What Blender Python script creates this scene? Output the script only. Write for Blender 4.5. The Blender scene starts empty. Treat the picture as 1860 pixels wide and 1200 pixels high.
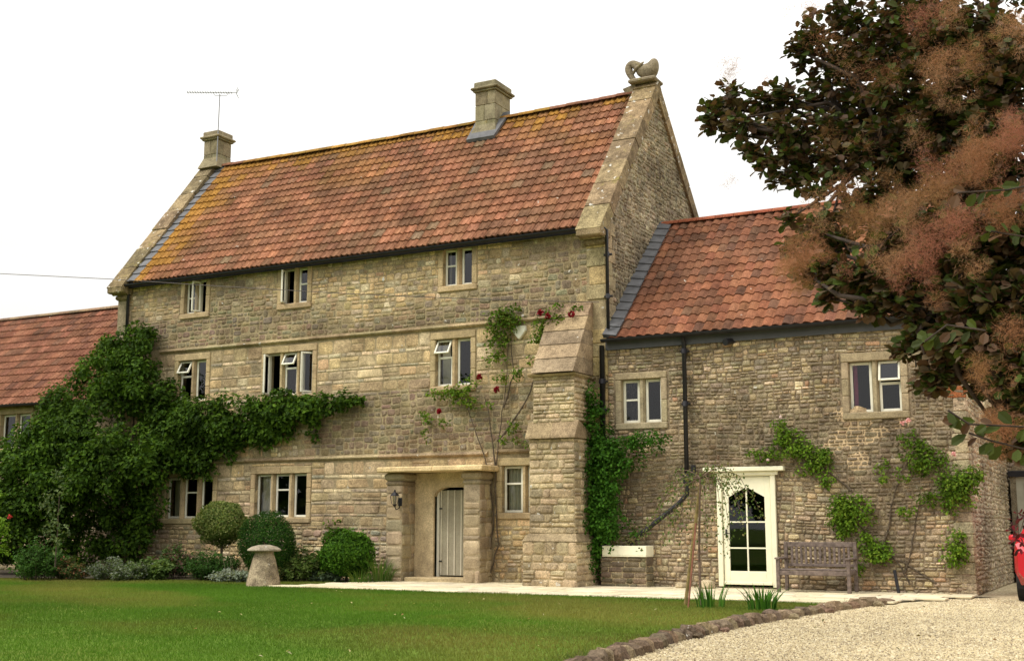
import bpy, math, random
import numpy as np
from mathutils import Vector, noise
C = bpy.context.scene
col = C.collection
R = random.Random(7)
NR = np.random.default_rng(11)
rad = math.radians

# ---------------------------------------------------------------- camera, sky, sun
FPX = 2200.0; YAW = rad(28.05); PIT = math.atan(352/2200); EYE = 1.25; DY = 23.2
cd = bpy.data.cameras.new('camera'); cam = bpy.data.objects.new('camera', cd); col.objects.link(cam)
cam.location = (0, -DY, EYE); cam.rotation_euler = (math.pi/2+PIT, 0, YAW)
cd.sensor_width = 36; cd.lens = FPX/1860*36; cd.clip_end = 2000; cd.clip_start = 0.1
C.camera = cam
w = bpy.data.worlds.new('World'); C.world = w; w.use_nodes = True
nt = w.node_tree; bg = nt.nodes['Background']
sky = nt.nodes.new('ShaderNodeTexSky'); sky.sky_type = 'NISHITA'; sky.sun_disc = False
SUN_EL, SUN_AZ = rad(50), rad(-150)
sky.sun_elevation = SUN_EL; sky.sun_rotation = math.atan2(-0.55, -0.62)
mx = nt.nodes.new('ShaderNodeMix'); mx.data_type = 'RGBA'; mx.inputs[0].default_value = 0.93
nt.links.new(sky.outputs[0], mx.inputs[6])
mx.inputs[7].default_value = (18.9, 18.6, 17.9, 1)      # even cloud cover over the physical sky
tcw = nt.nodes.new('ShaderNodeTexCoord'); sxy = nt.nodes.new('ShaderNodeSeparateXYZ'); nt.links.new(tcw.outputs['Generated'], sxy.inputs[0])
gr = nt.nodes.new('ShaderNodeMath'); gr.operation = 'MULTIPLY_ADD'; nt.links.new(sxy.outputs[2], gr.inputs[0]); gr.inputs[1].default_value = .95; gr.inputs[2].default_value = .46; gr.use_clamp = False
mpw = nt.nodes.new('ShaderNodeMapping'); mpw.inputs['Scale'].default_value = (1, 1, 3.5); nt.links.new(tcw.outputs['Generated'], mpw.inputs[0])
cl = nt.nodes.new('ShaderNodeTexNoise'); cl.inputs['Scale'].default_value = 2.2; cl.inputs['Detail'].default_value = 5; nt.links.new(mpw.outputs[0], cl.inputs['Vector'])
clr = nt.nodes.new('ShaderNodeMapRange'); nt.links.new(cl.outputs[0], clr.inputs[0]); clr.inputs[1].default_value = .3; clr.inputs[2].default_value = .7; clr.inputs[3].default_value = .93; clr.inputs[4].default_value = 1.08
pm = nt.nodes.new('ShaderNodeMath'); pm.operation = 'MULTIPLY'; nt.links.new(gr.outputs[0], pm.inputs[0]); nt.links.new(clr.outputs[0], pm.inputs[1])
ml = nt.nodes.new('ShaderNodeMath'); ml.operation = 'MAXIMUM'; nt.links.new(pm.outputs[0], ml.inputs[0]); ml.inputs[1].default_value = .5
vs = nt.nodes.new('ShaderNodeVectorMath'); vs.operation = 'SCALE'; nt.links.new(mx.outputs[2], vs.inputs[0]); nt.links.new(ml.outputs[0], vs.inputs[3])
nt.links.new(vs.outputs[0], bg.inputs[0]); bg.inputs[1].default_value = 0.085
sd = bpy.data.lights.new('sun', 'SUN'); sd.energy = 2.3; sd.angle = rad(22); sd.color = (1, .95, .86)
so = bpy.data.objects.new('sun', sd); col.objects.link(so)
sv = Vector((-0.55*math.cos(SUN_EL)/.829, -0.62*math.cos(SUN_EL)/.829, math.sin(SUN_EL)))
so.rotation_euler = sv.to_track_quat('Z', 'Y').to_euler(); so.location = (0, -10, 30)
C.view_settings.view_transform = 'Standard'; C.view_settings.look = 'None'
C.view_settings.exposure = 0.12; C.view_settings.gamma = 1
C.cycles.max_bounces = 6; C.cycles.transparent_max_bounces = 12

# ---------------------------------------------------------------- survey helpers (points of real planes)
def ray(px, py):
    u = (px-930)/FPX; v = (600-py)/FPX
    cp, sp = math.cos(PIT), math.sin(PIT)
    h = cp-v*sp; z = sp+v*cp
    return (-math.sin(YAW)*h+math.cos(YAW)*u, math.cos(YAW)*h+math.sin(YAW)*u, z)
def W(px, py, y=0.0):
    d = ray(px, py); t = (y+DY)/d[1]; return (d[0]*t, EYE+d[2]*t)
def G(px, py, z=0.0):
    d = ray(px, py); t = (z-EYE)/d[2]; return (d[0]*t, d[1]*t-DY)
def T(px, py, dep):
    d = ray(px, py); return np.array((d[0]*dep, -DY+d[1]*dep, EYE+d[2]*dep))

# ---------------------------------------------------------------- object helpers
def tag(o, label=None, cat=None, group=None, kind=None):
    if label: o['label'] = label
    if cat: o['category'] = cat
    if group: o['group'] = group
    if kind: o['kind'] = kind
    return o
def empty(name, loc=(0, 0, 0), label=None, cat=None, group=None):
    o = bpy.data.objects.new(name, None); col.objects.link(o); o.location = loc; o.empty_display_size = .2
    return tag(o, label, cat, group)
def link(name, me, mat, parent=None, loc=None):
    if mat: me.materials.append(mat)
    o = bpy.data.objects.new(name, me); col.objects.link(o)
    if parent:
        o.parent = parent
        off = Vector((0, 0, 0)); p = parent
        while p: off += p.location; p = p.parent
        me.transform(__import__('mathutils').Matrix.Translation(-off))
    elif loc:
        me.transform(__import__('mathutils').Matrix.Translation(-Vector(loc))); o.location = loc
    return o
class MB:
    def __init__(s): s.v = []; s.f = []; s.c = []
    def face(s, pts, c=(1, 1, 1)):
        i = len(s.v); s.v += [tuple(p) for p in pts]; s.f.append(tuple(range(i, i+len(pts)))); s.c.append(c)
    def grid(s, rows, c=(1, 1, 1), closed=False):
        n = len(rows[0]); i0 = len(s.v)
        for r in rows: s.v += [tuple(p) for p in r]
        for a in range(len(rows)-1):
            for b in range(n if closed else n-1):
                q = (b+1) % n
                s.f.append((i0+a*n+b, i0+a*n+q, i0+(a+1)*n+q, i0+(a+1)*n+b)); s.c.append(c)
    def box(s, x0, x1, y0, y1, z0, z1, c=(1, 1, 1), bev=0.0, jit=0.0):
        if x0 > x1: x0, x1 = x1, x0
        if y0 > y1: y0, y1 = y1, y0
        if z0 > z1: z0, z1 = z1, z0
        j = lambda: (R.random()-.5)*2*jit
        b = min(bev, (x1-x0)/3, (y1-y0)/3, (z1-z0)/3)
        if b <= 0:
            p = [(x+j(), y+j(), z+j()) for z in (z0, z1) for x, y in ((x0, y0), (x1, y0), (x1, y1), (x0, y1))]
            i = len(s.v); s.v += p
            for f in ((3, 2, 1, 0), (4, 5, 6, 7), (0, 1, 5, 4), (1, 2, 6, 5), (2, 3, 7, 6), (3, 0, 4, 7)):
                s.f.append(tuple(i+k for k in f)); s.c.append(c)
            return
        def ring(d, z):
            e = .0
            return [(x0+d+b, y0+d, z), (x1-d-b, y0+d, z), (x1-d, y0+d+b, z), (x1-d, y1-d-b, z), (x1-d-b, y1-d, z), (x0+d+b, y1-d, z), (x0+d, y1-d-b, z), (x0+d, y0+d+b, z)]
        rows = []
        for d, z in ((b, z0), (0, z0+b), (0, z1-b), (b, z1)):
            rows.append([(x+j(), y+j(), q+j()) for x, y, q in ring(d, z)])
        i = len(s.v); s.grid(rows, c, True)
        s.f.append(tuple(range(i+7, i-1, -1))); s.c.append(c)
        s.f.append(tuple(range(i+24, i+32))); s.c.append(c)
    def hexa(s, p, c=(1, 1, 1)):       # 8 points: bottom 4, top 4
        i = len(s.v); s.v += [tuple(q) for q in p]
        for f in ((3, 2, 1, 0), (4, 5, 6, 7), (0, 1, 5, 4), (1, 2, 6, 5), (2, 3, 7, 6), (3, 0, 4, 7)):
            s.f.append(tuple(i+k for k in f)); s.c.append(c)
    def tube(s, pts, r, n=8, c=(1, 1, 1), cap=True):
        pts = [Vector(p) for p in pts]; rr = r if isinstance(r, (list, tuple)) else [r]*len(pts)
        rows = []; prev = None
        for k, p in enumerate(pts):
            t = (pts[min(k+1, len(pts)-1)]-pts[max(k-1, 0)]).normalized()
            a = prev if prev is not None else (Vector((0, 0, 1)) if abs(t.z) < .9 else Vector((1, 0, 0)))
            a = (a-t*a.dot(t)).normalized(); b = t.cross(a); prev = a
            rows.append([p+(a*math.cos(2*math.pi*q/n)+b*math.sin(2*math.pi*q/n))*rr[k] for q in range(n)])
        i = len(s.v); s.grid(rows, c, True)
        if cap:
            s.f.append(tuple(range(i, i+n))); s.c.append(c)
            s.f.append(tuple(range(i+n*(len(rows)-1), i+n*len(rows)))); s.c.append(c)
    def lathe(s, prof, cx, cy, n=20, c=(1, 1, 1), wob=0):
        rows = []
        for r, z in prof:
            rows.append([(cx+math.cos(2*math.pi*q/n)*r*(1+wob*noise.noise((math.cos(2*math.pi*q/n)*2, math.sin(2*math.pi*q/n)*2, z*2))),
                          cy+math.sin(2*math.pi*q/n)*r*(1+wob*noise.noise((math.cos(2*math.pi*q/n)*2+5, math.sin(2*math.pi*q/n)*2, z*2))), z) for q in range(n)])
        i = len(s.v); s.grid(rows, c, True)
        s.f.append(tuple(range(i+n*(len(rows)-1), i+n*len(rows)))); s.c.append(c)
    def build(s, name, mat, parent=None, loc=None, smooth=False):
        me = bpy.data.meshes.new(name); me.from_pydata(s.v, [], s.f)
        ca = me.color_attributes.new('Col', 'FLOAT_COLOR', 'CORNER')
        cnt = [len(f) for f in s.f]
        a = np.ones((sum(cnt), 4), np.float32); a[:, :3] = np.repeat(np.array(s.c, np.float32).reshape(-1, 3), cnt, axis=0)
        ca.data.foreach_set('color', a.ravel())
        if smooth: me.polygons.foreach_set('use_smooth', [True]*len(s.f))
        me.update()
        return link(name, me, mat, parent, loc)

def arr_mesh(name, verts, faces, colf, mat, parent=None, loc=None, smooth=False):
    """verts (V,3); faces (F,k); colf (F,3)"""
    me = bpy.data.meshes.new(name); F_, k = faces.shape
    me.vertices.add(len(verts)); me.vertices.foreach_set('co', verts.astype(np.float32).ravel())
    me.loops.add(F_*k); me.loops.foreach_set('vertex_index', faces.astype(np.int32).ravel())
    me.polygons.add(F_); me.polygons.foreach_set('loop_start', np.arange(F_, dtype=np.int32)*k)
    try: me.polygons.foreach_set('loop_total', np.full(F_, k, np.int32))
    except Exception: pass
    me.update(calc_edges=True)
    ca = me.color_attributes.new('Col', 'FLOAT_COLOR', 'CORNER')
    a = np.ones((F_*k, 4), np.float32); a[:, :3] = np.repeat(colf, k, axis=0)
    ca.data.foreach_set('color', a.ravel())
    me.polygons.foreach_set('use_smooth', np.full(F_, smooth))
    return link(name, me, mat, parent, loc)

def nrm(a): return a/np.maximum(np.linalg.norm(a, axis=1, keepdims=True), 1e-9)
def leaf_mesh(name, P, N, D, L, Wd, colr, mat, parent=None, loc=None, shape='rhomb', fold=.25):
    n = len(P); N = nrm(N); D = nrm(D-N*(D*N).sum(1, keepdims=True)); S = np.cross(N, D)
    L = np.broadcast_to(L, (n,))[:, None]; Wd = np.broadcast_to(Wd, (n,))[:, None]
    if shape == 'rhomb':
        mid = P+D*L*.5+N*Wd*fold
        V = np.stack([P, mid+S*Wd*.5, P+D*L, mid-S*Wd*.5], 1).reshape(-1, 3)
        b = np.arange(n)[:, None]*4
        F_ = np.concatenate([b+np.array([[0, 1, 2]]), b+np.array([[0, 2, 3]])], 1).reshape(-1, 3)
    elif shape == 'round':
        s0 = P+D*L*.12
        a1 = P+D*L*.42; a2 = P+D*L*.8; up = N*Wd*fold
        V = np.stack([s0, a1+S*Wd*.40+up*.8, a2+S*Wd*.42+up, P+D*L, a2-S*Wd*.42+up, a1-S*Wd*.40+up*.8], 1).reshape(-1, 3)
        b = np.arange(n)[:, None]*6
        F_ = np.concatenate([b+np.array([[0, 1, 2, 3]]), b+np.array([[0, 3, 4, 5]])], 1).reshape(-1, 4)
    else:   # blade
        V = np.stack([P-S*Wd*.5, P+S*Wd*.5, P+D*L], 1).reshape(-1, 3)
        F_ = (np.arange(n)[:, None]*3+np.array([[0, 1, 2]]))
    k = len(F_)//n
    return arr_mesh(name, V, F_, np.repeat(colr, k, axis=0), mat, parent, loc)

# ---------------------------------------------------------------- materials
def mat_new(name):
    m = bpy.data.materials.new(name); m.use_nodes = True
    return m, m.node_tree, m.node_tree.nodes['Principled BSDF']
def NN(nt, t, **k):
    n = nt.nodes.new(t)
    for a, b in k.items(): setattr(n, a, b)
    return n
def geo_noise(nt, scale, detail=4, rough=.6, vec=None, vscale=None):
    n = NN(nt, 'ShaderNodeTexNoise'); n.inputs['Scale'].default_value = scale; n.inputs['Detail'].default_value = detail
    n.inputs['Roughness'].default_value = rough
    tc = NN(nt, 'ShaderNodeNewGeometry')
    if vscale:
        mp = NN(nt, 'ShaderNodeMapping'); mp.inputs['Scale'].default_value = vscale
        nt.links.new(tc.outputs['Position'], mp.inputs[0]); nt.links.new(mp.outputs[0], n.inputs['Vector'])
    else: nt.links.new(tc.outputs['Position'], n.inputs['Vector'])
    return n
def ramp(nt, src, stops):
    r = NN(nt, 'ShaderNodeValToRGB'); e = r.color_ramp.elements
    while len(e) < len(stops): e.new(.5)
    for k, (p, c) in enumerate(stops):
        e[k].position = p; e[k].color = (*c, 1) if len(c) == 3 else c
    nt.links.new(src, r.inputs[0]); return r
def mixc(nt, typ, fac, a, b):
    m = NN(nt, 'ShaderNodeMix', data_type='RGBA', blend_type=typ)
    for i, x in ((0, fac), (6, a), (7, b)):
        if hasattr(x, 'is_linked') or hasattr(x, 'links'): nt.links.new(x, m.inputs[i])
        elif i == 0: m.inputs[0].default_value = x
        else: m.inputs[i].default_value = (*x, 1)
    return m.outputs[2]
def bump(nt, src, strength, dist, nrmin=None):
    b = NN(nt, 'ShaderNodeBump'); b.inputs['Strength'].default_value = strength; b.inputs['Distance'].default_value = dist
    nt.links.new(src, b.inputs['Height'])
    if nrmin: nt.links.new(nrmin, b.inputs['Normal'])
    return b.outputs[0]
def stone_mat(name, var=.5, spots=.0, fine=9, coarse=1.3, lichen=None, base=None, bmp=.6, lowc=(.62, .60, .56), hic=(1.3, 1.28, 1.2), gain=1):
    m, nt, p = mat_new(name)
    if base is None:
        at = NN(nt, 'ShaderNodeAttribute', attribute_name='Col'); c = at.outputs['Color']
    else:
        rg = NN(nt, 'ShaderNodeRGB'); rg.outputs[0].default_value = (*base, 1); c = rg.outputs[0]
    n1 = geo_noise(nt, fine, 6, .7); r1 = ramp(nt, n1.outputs[0], [(.3, lowc), (.7, hic)])
    c = mixc(nt, 'MULTIPLY', var, c, r1.outputs[0])
    n2 = geo_noise(nt, coarse, 5, .65); r2 = ramp(nt, n2.outputs[0], [(.36, (.55, .52, .48)), (.6, (1.14, 1.12, 1.06))])
    c = mixc(nt, 'MULTIPLY', var*.9, c, r2.outputs[0])
    n3 = geo_noise(nt, 45, 3, .7); r3 = ramp(nt, n3.outputs[0], [(.34, (.45, .45, .45)), (.62, (1.3, 1.3, 1.3))])
    n6 = geo_noise(nt, 3.2, 6, .75); r6 = ramp(nt, n6.outputs[0], [(.36, (.58, .54, .50)), (.58, (1.15, 1.14, 1.12))])
    c = mixc(nt, 'MULTIPLY', var*.6, c, r6.outputs[0])
    if gain != 1: c = mixc(nt, 'MULTIPLY', 1, c, (gain*1.0, gain*.97, gain*1.01))
    c = mixc(nt, 'MULTIPLY', var, c, r3.outputs[0])
    if lichen:
        n4 = geo_noise(nt, 2.3, 6, .75); r4 = ramp(nt, n4.outputs[0], [(lichen[1], (0, 0, 0)), (lichen[1]+.1, (1, 1, 1))])
        c = mixc(nt, 'MIX', r4.outputs[0], c, lichen[0])
    if spots:
        n5 = geo_noise(nt, 7, 3, .5); r5 = ramp(nt, n5.outputs[0], [(spots, (0, 0, 0)), (spots+.03, (1, 1, 1))])
        c = mixc(nt, 'MIX', r5.outputs[0], c, (.55, .52, .45))
    nt.links.new(c, p.inputs['Base Color']); p.inputs['Roughness'].default_value = .93
    p.inputs['Specular IOR Level'].default_value = .15
    b1 = bump(nt, n1.outputs[0], bmp, .03); b2 = bump(nt, n3.outputs[0], bmp, .01, b1)
    nt.links.new(b2, p.inputs['Normal'])
    return m
def plain(name, c, rough=.5, var=.12, scale=6, metal=0, spec=.3, bmp=0):
    m, nt, p = mat_new(name)
    n1 = geo_noise(nt, scale, 5, .6); r1 = ramp(nt, n1.outputs[0], [(.3, (1-var*1.6,)*3), (.7, (1+var,)*3)])
    cc = mixc(nt, 'MULTIPLY', 1, c, r1.outputs[0]); nt.links.new(cc, p.inputs['Base Color'])
    p.inputs['Roughness'].default_value = rough; p.inputs['Metallic'].default_value = metal
    p.inputs['Specular IOR Level'].default_value = spec
    if bmp: nt.links.new(bump(nt, n1.outputs[0], bmp, .01), p.inputs['Normal'])
    return m
def leafmat(name, trans=.25, rough=.5, tint=(1.0, 1.0, .5), spec=.3):
    m, nt, p = mat_new(name)
    at = NN(nt, 'ShaderNodeAttribute', attribute_name='Col')
    nt.links.new(at.outputs['Color'], p.inputs['Base Color']); p.inputs['Roughness'].default_value = rough
    p.inputs['Specular IOR Level'].default_value = spec
    if trans:
        tr = NN(nt, 'ShaderNodeBsdfTranslucent'); cc = mixc(nt, 'MULTIPLY', 1, at.outputs['Color'], tint)
        nt.links.new(cc, tr.inputs[0]); ms = NN(nt, 'ShaderNodeMixShader'); ms.inputs[0].default_value = trans
        nt.links.new(p.outputs[0], ms.inputs[1]); nt.links.new(tr.outputs[0], ms.inputs[2])
        nt.links.new(ms.outputs[0], nt.nodes['Material Output'].inputs[0])
    return m
M = {}
M['rubble'] = stone_mat('stone_rubble', .8, .70, 11, 1.3, gain=1.28)
M['gable'] = stone_mat('stone_gable', .85, .72, 10, 1.0, gain=1.12)
M['gend'] = stone_mat('gable_end_stone', 1, 0, 14, .7, bmp=1.0, lowc=(.45, .43, .4), hic=(1.35, 1.32, 1.25), gain=1.5)
M['dressed'] = stone_mat('dressed_stone', .55, 0, 5, 1.7, gain=1.15)
M['coping'] = stone_mat('coping_stone', .9, .66, 8, 2.0, lichen=((.26, .21, .07), .58), gain=1.08)
M['chimney'] = stone_mat('chimney_stone', .6, 0, 6, 1.5, lichen=((.30, .21, .04), .60), gain=1.05)
M['tile'] = stone_mat('clay_tile', .8, .74, 14, 1.1, bmp=.35, lowc=(.7, .66, .62), hic=(1.22, 1.2, 1.18), gain=.98)
M['slab'] = stone_mat('paving', .30, 0, 4, .6, bmp=.3)
M['render'] = stone_mat('smooth_render', .35, 0, 3, 1.0, bmp=.3)
M['white'] = plain('white_paint', (.78, .75, .62), .45, .06)
M['cream'] = plain('cream_paint', (.84, .80, .60), .42, .04)
M['black'] = plain('black_iron', (.018, .017, .02), .4, .2, 9)
M['fascia'] = plain('grey_fascia', (.085, .085, .09), .45, .1)
M['lead'] = plain('lead', (.115, .115, .12), .55, .25, 5, bmp=.3)
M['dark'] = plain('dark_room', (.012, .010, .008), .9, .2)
M['curtain'] = plain('curtain', (.80, .74, .58), .9, .12, 4)
M['pink'] = plain('pink_curtain', (.85, .20, .42), .9, .15, 4)
M['doorgrey'] = plain('painted_planks', (.36, .335, .24), .5, .12, 4)
M['door'] = stone_mat('painted_planks', .25, 0, 3, 2, bmp=.1, base=None)
M['bench'] = plain('weathered_teak', (.165, .125, .105), .75, .35, 14, bmp=.4)
M['wood'] = plain('stake_wood', (.26, .19, .07), .8, .3, 12, bmp=.4)
M['bark'] = plain('bark', (.10, .075, .05), .9, .4, 14, bmp=.7)
M['tbark'] = plain('smoke_tree_bark', (.045, .032, .024), .9, .4, 14, bmp=.6)
M['birchbark'] = plain('sapling_bark', (.14, .09, .06), .8, .3, 14, bmp=.4)
M['metal'] = plain('aerial_metal', (.25, .25, .25), .4, .1, metal=.8)
M['red'] = plain('red_car_paint', (.50, .008, .02), .22, .03, 1, spec=.6)
M['tyre'] = plain('tyre_rubber', (.02, .02, .02), .85, .2, 20)
M['leaf'] = leafmat('leaf', .3, .6, (1.0, 1.0, .35), spec=.08)
M['smoke_leaf'] = leafmat('smoke_tree_leaf', .3, .5, (1.0, .8, .35), spec=.12)
M['plume'] = leafmat('plume', .35, .9, (1.2, .95, .8), spec=.05)
M['petal'] = leafmat('petal', .2, .6, (1, 1, 1))
M['grass'] = leafmat('grass_blade', .3, .6, (1, 1, .4), spec=.15)
M['pebble'] = stone_mat('pebble', .3, 0, 20, 2, bmp=.2)
def glass(name, refl, tint):
    m, nt, p = mat_new(name); nt.nodes.remove(p)
    g = NN(nt, 'ShaderNodeBsdfGlossy'); g.inputs['Roughness'].default_value = .015; g.inputs[0].default_value = (.97, .97, 1, 1)
    n1 = geo_noise(nt, 1.6, 1, .4); nt.links.new(bump(nt, n1.outputs[0], .05, .02), g.inputs['Normal'])
    t = NN(nt, 'ShaderNodeBsdfTransparent'); t.inputs[0].default_value = (*tint, 1)
    n1.inputs['Scale'].default_value = .9
    fr = NN(nt, 'ShaderNodeFresnel'); fr.inputs[0].default_value = refl
    ms = NN(nt, 'ShaderNodeMixShader'); nt.links.new(fr.outputs[0], ms.inputs[0])
    nt.links.new(t.outputs[0], ms.inputs[1]); nt.links.new(g.outputs[0], ms.inputs[2])
    nt.links.new(ms.outputs[0], nt.nodes['Material Output'].inputs[0])
    return m
M['glass'] = glass('window_glass', 1.62, (.8, .82, .8))
lm, lnt, lp = mat_new('lit_bulb'); lp.inputs['Emission Color'].default_value = (1, .42, .10, 1); lp.inputs['Emission Strength'].default_value = 6; lp.inputs['Base Color'].default_value = (.8, .5, .2, 1)
M['bulb'] = lm

# ---------------------------------------------------------------- masonry
def fb(x, y, z=0.0, o=3): return noise.fractal((x, y, z), 1.0, 2.0, o)
def inside(poly, u, v):
    c = False; n = len(poly)
    for i in range(n):
        (x1, y1), (x2, y2) = poly[i], poly[(i+1) % n]
        if (y1 > v) != (y2 > v) and u < (x2-x1)*(v-y1)/(y2-y1)+x1: c = not c
    return c
def rub(mb, mp, U0, U1, V0, V1, holes, hh, ww, colf, poly=None, **k):
    """random rubble: bands of uneven cells, each cell built of its own small courses"""
    v = V0
    while v < V1-.02:
        hr = hh(v) if callable(hh) else hh; wr = ww(v) if callable(ww) else ww
        band = R.uniform(1.6, 3.3)*sum(hr)/2; v1 = min(v+band, V1)
        if V1-v1 < hr[0]: v1 = V1
        u = U0
        while u < U1-.005:
            u1 = min(u+R.uniform(.9, 2.6)*sum(wr)/2, U1)
            if U1-u1 < wr[0]*.7: u1 = U1
            p = v
            while p < v1-.005:
                q = min(p+R.uniform(*hr), v1)
                if v1-q < hr[0]*.7: q = v1
                x = u
                while x < u1-.005:
                    x1 = min(x+R.uniform(*wr)*(.55+.45*min(1, (q-p)/hr[1]*1.3)), u1)
                    if u1-x1 < wr[0]*.5: x1 = u1
                    # trim to openings
                    a, b, c, d = x, x1, p, q; ok = True
                    for h0, h1, g0_, g1_ in holes:
                        if a < h1 and b > h0 and c < g1_ and d > g0_:
                            cand = [(h0-a, (a, h0, c, d)), (b-h1, (h1, b, c, d)), ((g0_-c), (a, b, c, g0_)), ((d-g1_), (a, b, g1_, d))]
                            best = max(cand, key=lambda t: t[0]*(1 if t[1][2:] == (c, d) else 1.6))
                            if best[0] < .025: ok = False; break
                            a, b, c, d = best[1]
                    if ok and (not poly or inside(poly, (a+b)/2, (c+d)/2)):
                        one_stone(mb, mp, a, b, c, d, colf((a+b)/2, (c+d)/2), **k)
                    x = x1
                p = q
            u = u1
        v = v1
ROWH = [0]
def stones(mb, mp, U0, U1, V0, V1, holes=(), hh=(.09, .2), ww=(.15, .45), colf=None, depth=.016, gap=.012, jit=.012, poly=None, warp=.03, rnd=.28, tilt=.05):
    v = V0; row = 0
    while v < V1-.02:
        hr = hh(v) if callable(hh) else hh; wr = ww(v) if callable(ww) else ww
        h = R.uniform(*hr); v1 = min(v+h, V1)
        if V1-v1 < hr[0]*.6: v1 = V1
        ROWH[0] = v1-v
        cuts = sorted({U0, U1} | {x for a in holes for x in (a[0], a[1]) if U0 < x < U1 and a[2] < v1 and a[3] > v})
        for a, b in zip(cuts[:-1], cuts[1:]):
            m = (a+b)/2; iv = [(v, v1)]
            for hx0, hx1, hz0, hz1 in holes:
                if hx0 < m < hx1:
                    nv = []
                    for p, q in iv:
                        if hz0 >= q or hz1 <= p: nv.append((p, q)); continue
                        if hz0-p > .03: nv.append((p, hz0))
                        if q-hz1 > .03: nv.append((hz1, q))
                    iv = nv
            for p, q in iv:
                u = a
                while u < b-.005:
                    wd = R.uniform(*wr)*(1 if R.random() < .8 else 1.4); u1 = min(u+wd, b)
                    if b-u1 < wr[0]*.6: u1 = b
                    uc, vc = (u+u1)/2, (p+q)/2
                    # some stones split into two thin ones
                    parts = [(p, q)]
                    if q-p > .15 and R.random() < .18: mm = p+(q-p)*R.uniform(.35, .65); parts = [(p, mm), (mm, q)]
                    for p2, q2 in parts:
                        vc = (p2+q2)/2
                        if poly and not inside(poly, uc, vc): continue
                        one_stone(mb, mp, u, u1, p2, q2, colf(uc, vc) if colf else (1, 1, 1), depth, gap, jit, warp, rnd, tilt)
                    u = u1
        v = v1; row += 1
def one_stone(mb, mp, u0, u1, v0, v1, c, depth=.016, gap=.012, jit=.012, warp=.03, rnd=.28, tilt=.05):
    g = gap/2*R.uniform(.5, 1.5); a0, a1, b0, b1 = u0+g, u1-g, v0+g, v1-g
    if a1-a0 < .015 or b1-b0 < .012: return
    s = min(a1-a0, b1-b0); r = s*rnd; j = min(jit, s*.12)
    J = lambda: (R.random()-.5)*2*j
    oc = [(a0+r, b0), (a1-r, b0), (a1, b0+r), (a1, b1-r), (a1-r, b1), (a0+r, b1), (a0, b1-r), (a0, b0+r)]
    oc = [(x+J(), y+J()) for x, y in oc]
    uc, vc = (a0+a1)/2, (b0+b1)/2; d = depth*R.uniform(.5, 1.35)
    tx, ty = R.uniform(-tilt, tilt), R.uniform(-tilt, tilt)
    i = len(mb.v); k = .012+.1*s
    def wv(x, y): return y+warp*noise.noise((x*.45, y*.5, 3.3))
    for x, y in oc: mb.v.append(mp(x, wv(x, y), -.004))
    for x, y in oc:
        x2 = uc+(x-uc)*max(.3, 1-k/(a1-a0)*2); y2 = vc+(y-vc)*max(.3, 1-k/(b1-b0)*2)
        mb.v.append(mp(x2, wv(x2, y2), d+tx*(x2-uc)+ty*(y2-vc)+(R.random()-.5)*d*.35))
    mb.v.append(mp(uc, wv(uc, vc), d*1.15))
    for q in range(8):
        e = (q+1) % 8
        mb.f.append((i+q, i+e, i+8+e, i+8+q)); mb.c.append(c)
        mb.f.append((i+8+q, i+8+e, i+16)); mb.c.append(c)
PAL = [((.46, .365, .205), 5), ((.41, .335, .20), 5), ((.37, .325, .225), 3), ((.50, .385, .21), 2), ((.46, .32, .20), .6), ((.60, .53, .37), 1.1), ((.30, .26, .18), 1.3)]
def pick(pal):
    t = R.random()*sum(p[1] for p in pal)
    for c, wt in pal:
        t -= wt
        if t <= 0: return c
    return pal[0][0]
def jitc(c, a=.10):
    k = 1+R.uniform(-a, a)*1.3; return tuple(max(.005, x*k*(1+R.uniform(-a, a)*.35)) for x in c)
def ss(a, b, x): t = min(1, max(0, (x-a)/(b-a))); return t*t*(3-2*t)
def main_col(u, v):
    c = jitc(pick(PAL), .14)
    if 0 < ROWH[0] < .11: c = jitc(pick([((.58, .49, .33), 3), ((.44, .38, .27), 2), ((.36, .33, .25), 1)]), .12)
    elif ROWH[0]: c = tuple(a_*.5+b_*.5 for a_, b_ in zip(c, (.43, .335, .195)))
    n = fb(u*.30+3, v*.55, 1.5, 4)
    # weathering: sooty band above the upper string course and a broad grey patch on the first floor
    b1 = (ss(7.0, 5.9, v)+.45*ss(6.15, 5.75, v))*ss(5.5, 5.7, v)*ss(-23.6, -22.4, u); b2 = ss(4.9, 3.9, v)*ss(2.7, 2.9, v)*ss(-21, -15, u); b3 = ss(1.3, .9, v)*.7
    s = max(0, min(1, (max(b1, b2*.95, b3*.5, .10))*.9+n*1.25+.35*fb(u*1.6, v*2.6, 5)))*.84
    g = (.165, .14, .098)
    if v < 1.15: g = (.27, .24, .19)
    if 4.3 < v < 5.6 or (1.2 < v < 2.7): c = tuple(x*1.06 for x in c); s *= .6
    return tuple(x*(1-s)+y*s*(1+R.uniform(-.15, .15)) for x, y in zip(c, g))
PALW = [((.42, .355, .235), 5), ((.37, .32, .22), 5), ((.48, .39, .25), 2), ((.31, .27, .20), 3), ((.60, .52, .37), .7), ((.44, .30, .19), .3)]
def wing_col(u, v):
    c = jitc(pick(PALW), .15)
    n = fb(u*.4+9, v*.6, 7.5, 4)
    b = ss(4.4, 3.8, v)*ss(2.0, 2.5, v)*ss(-9.2, -7.8, u)
    b = max(b, ss(.8, .5, v)*.5)
    b = max(b, 1.3*math.exp(-((u+5.05)/.5)**2-((v-2.85)/.4)**2))
    s = max(0, min(1, b*.75+n*1.4+.5*noise.noise((u*3.5, v*5, 2))*(.3+b)))*.66
    return tuple(x*(1-s)+y*s for x, y in zip(c, (.125, .105, .075)))
PALG = [((.31, .28, .20), 4), ((.27, .245, .18), 4), ((.36, .32, .23), 2), ((.20, .185, .14), 1.0)]
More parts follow.
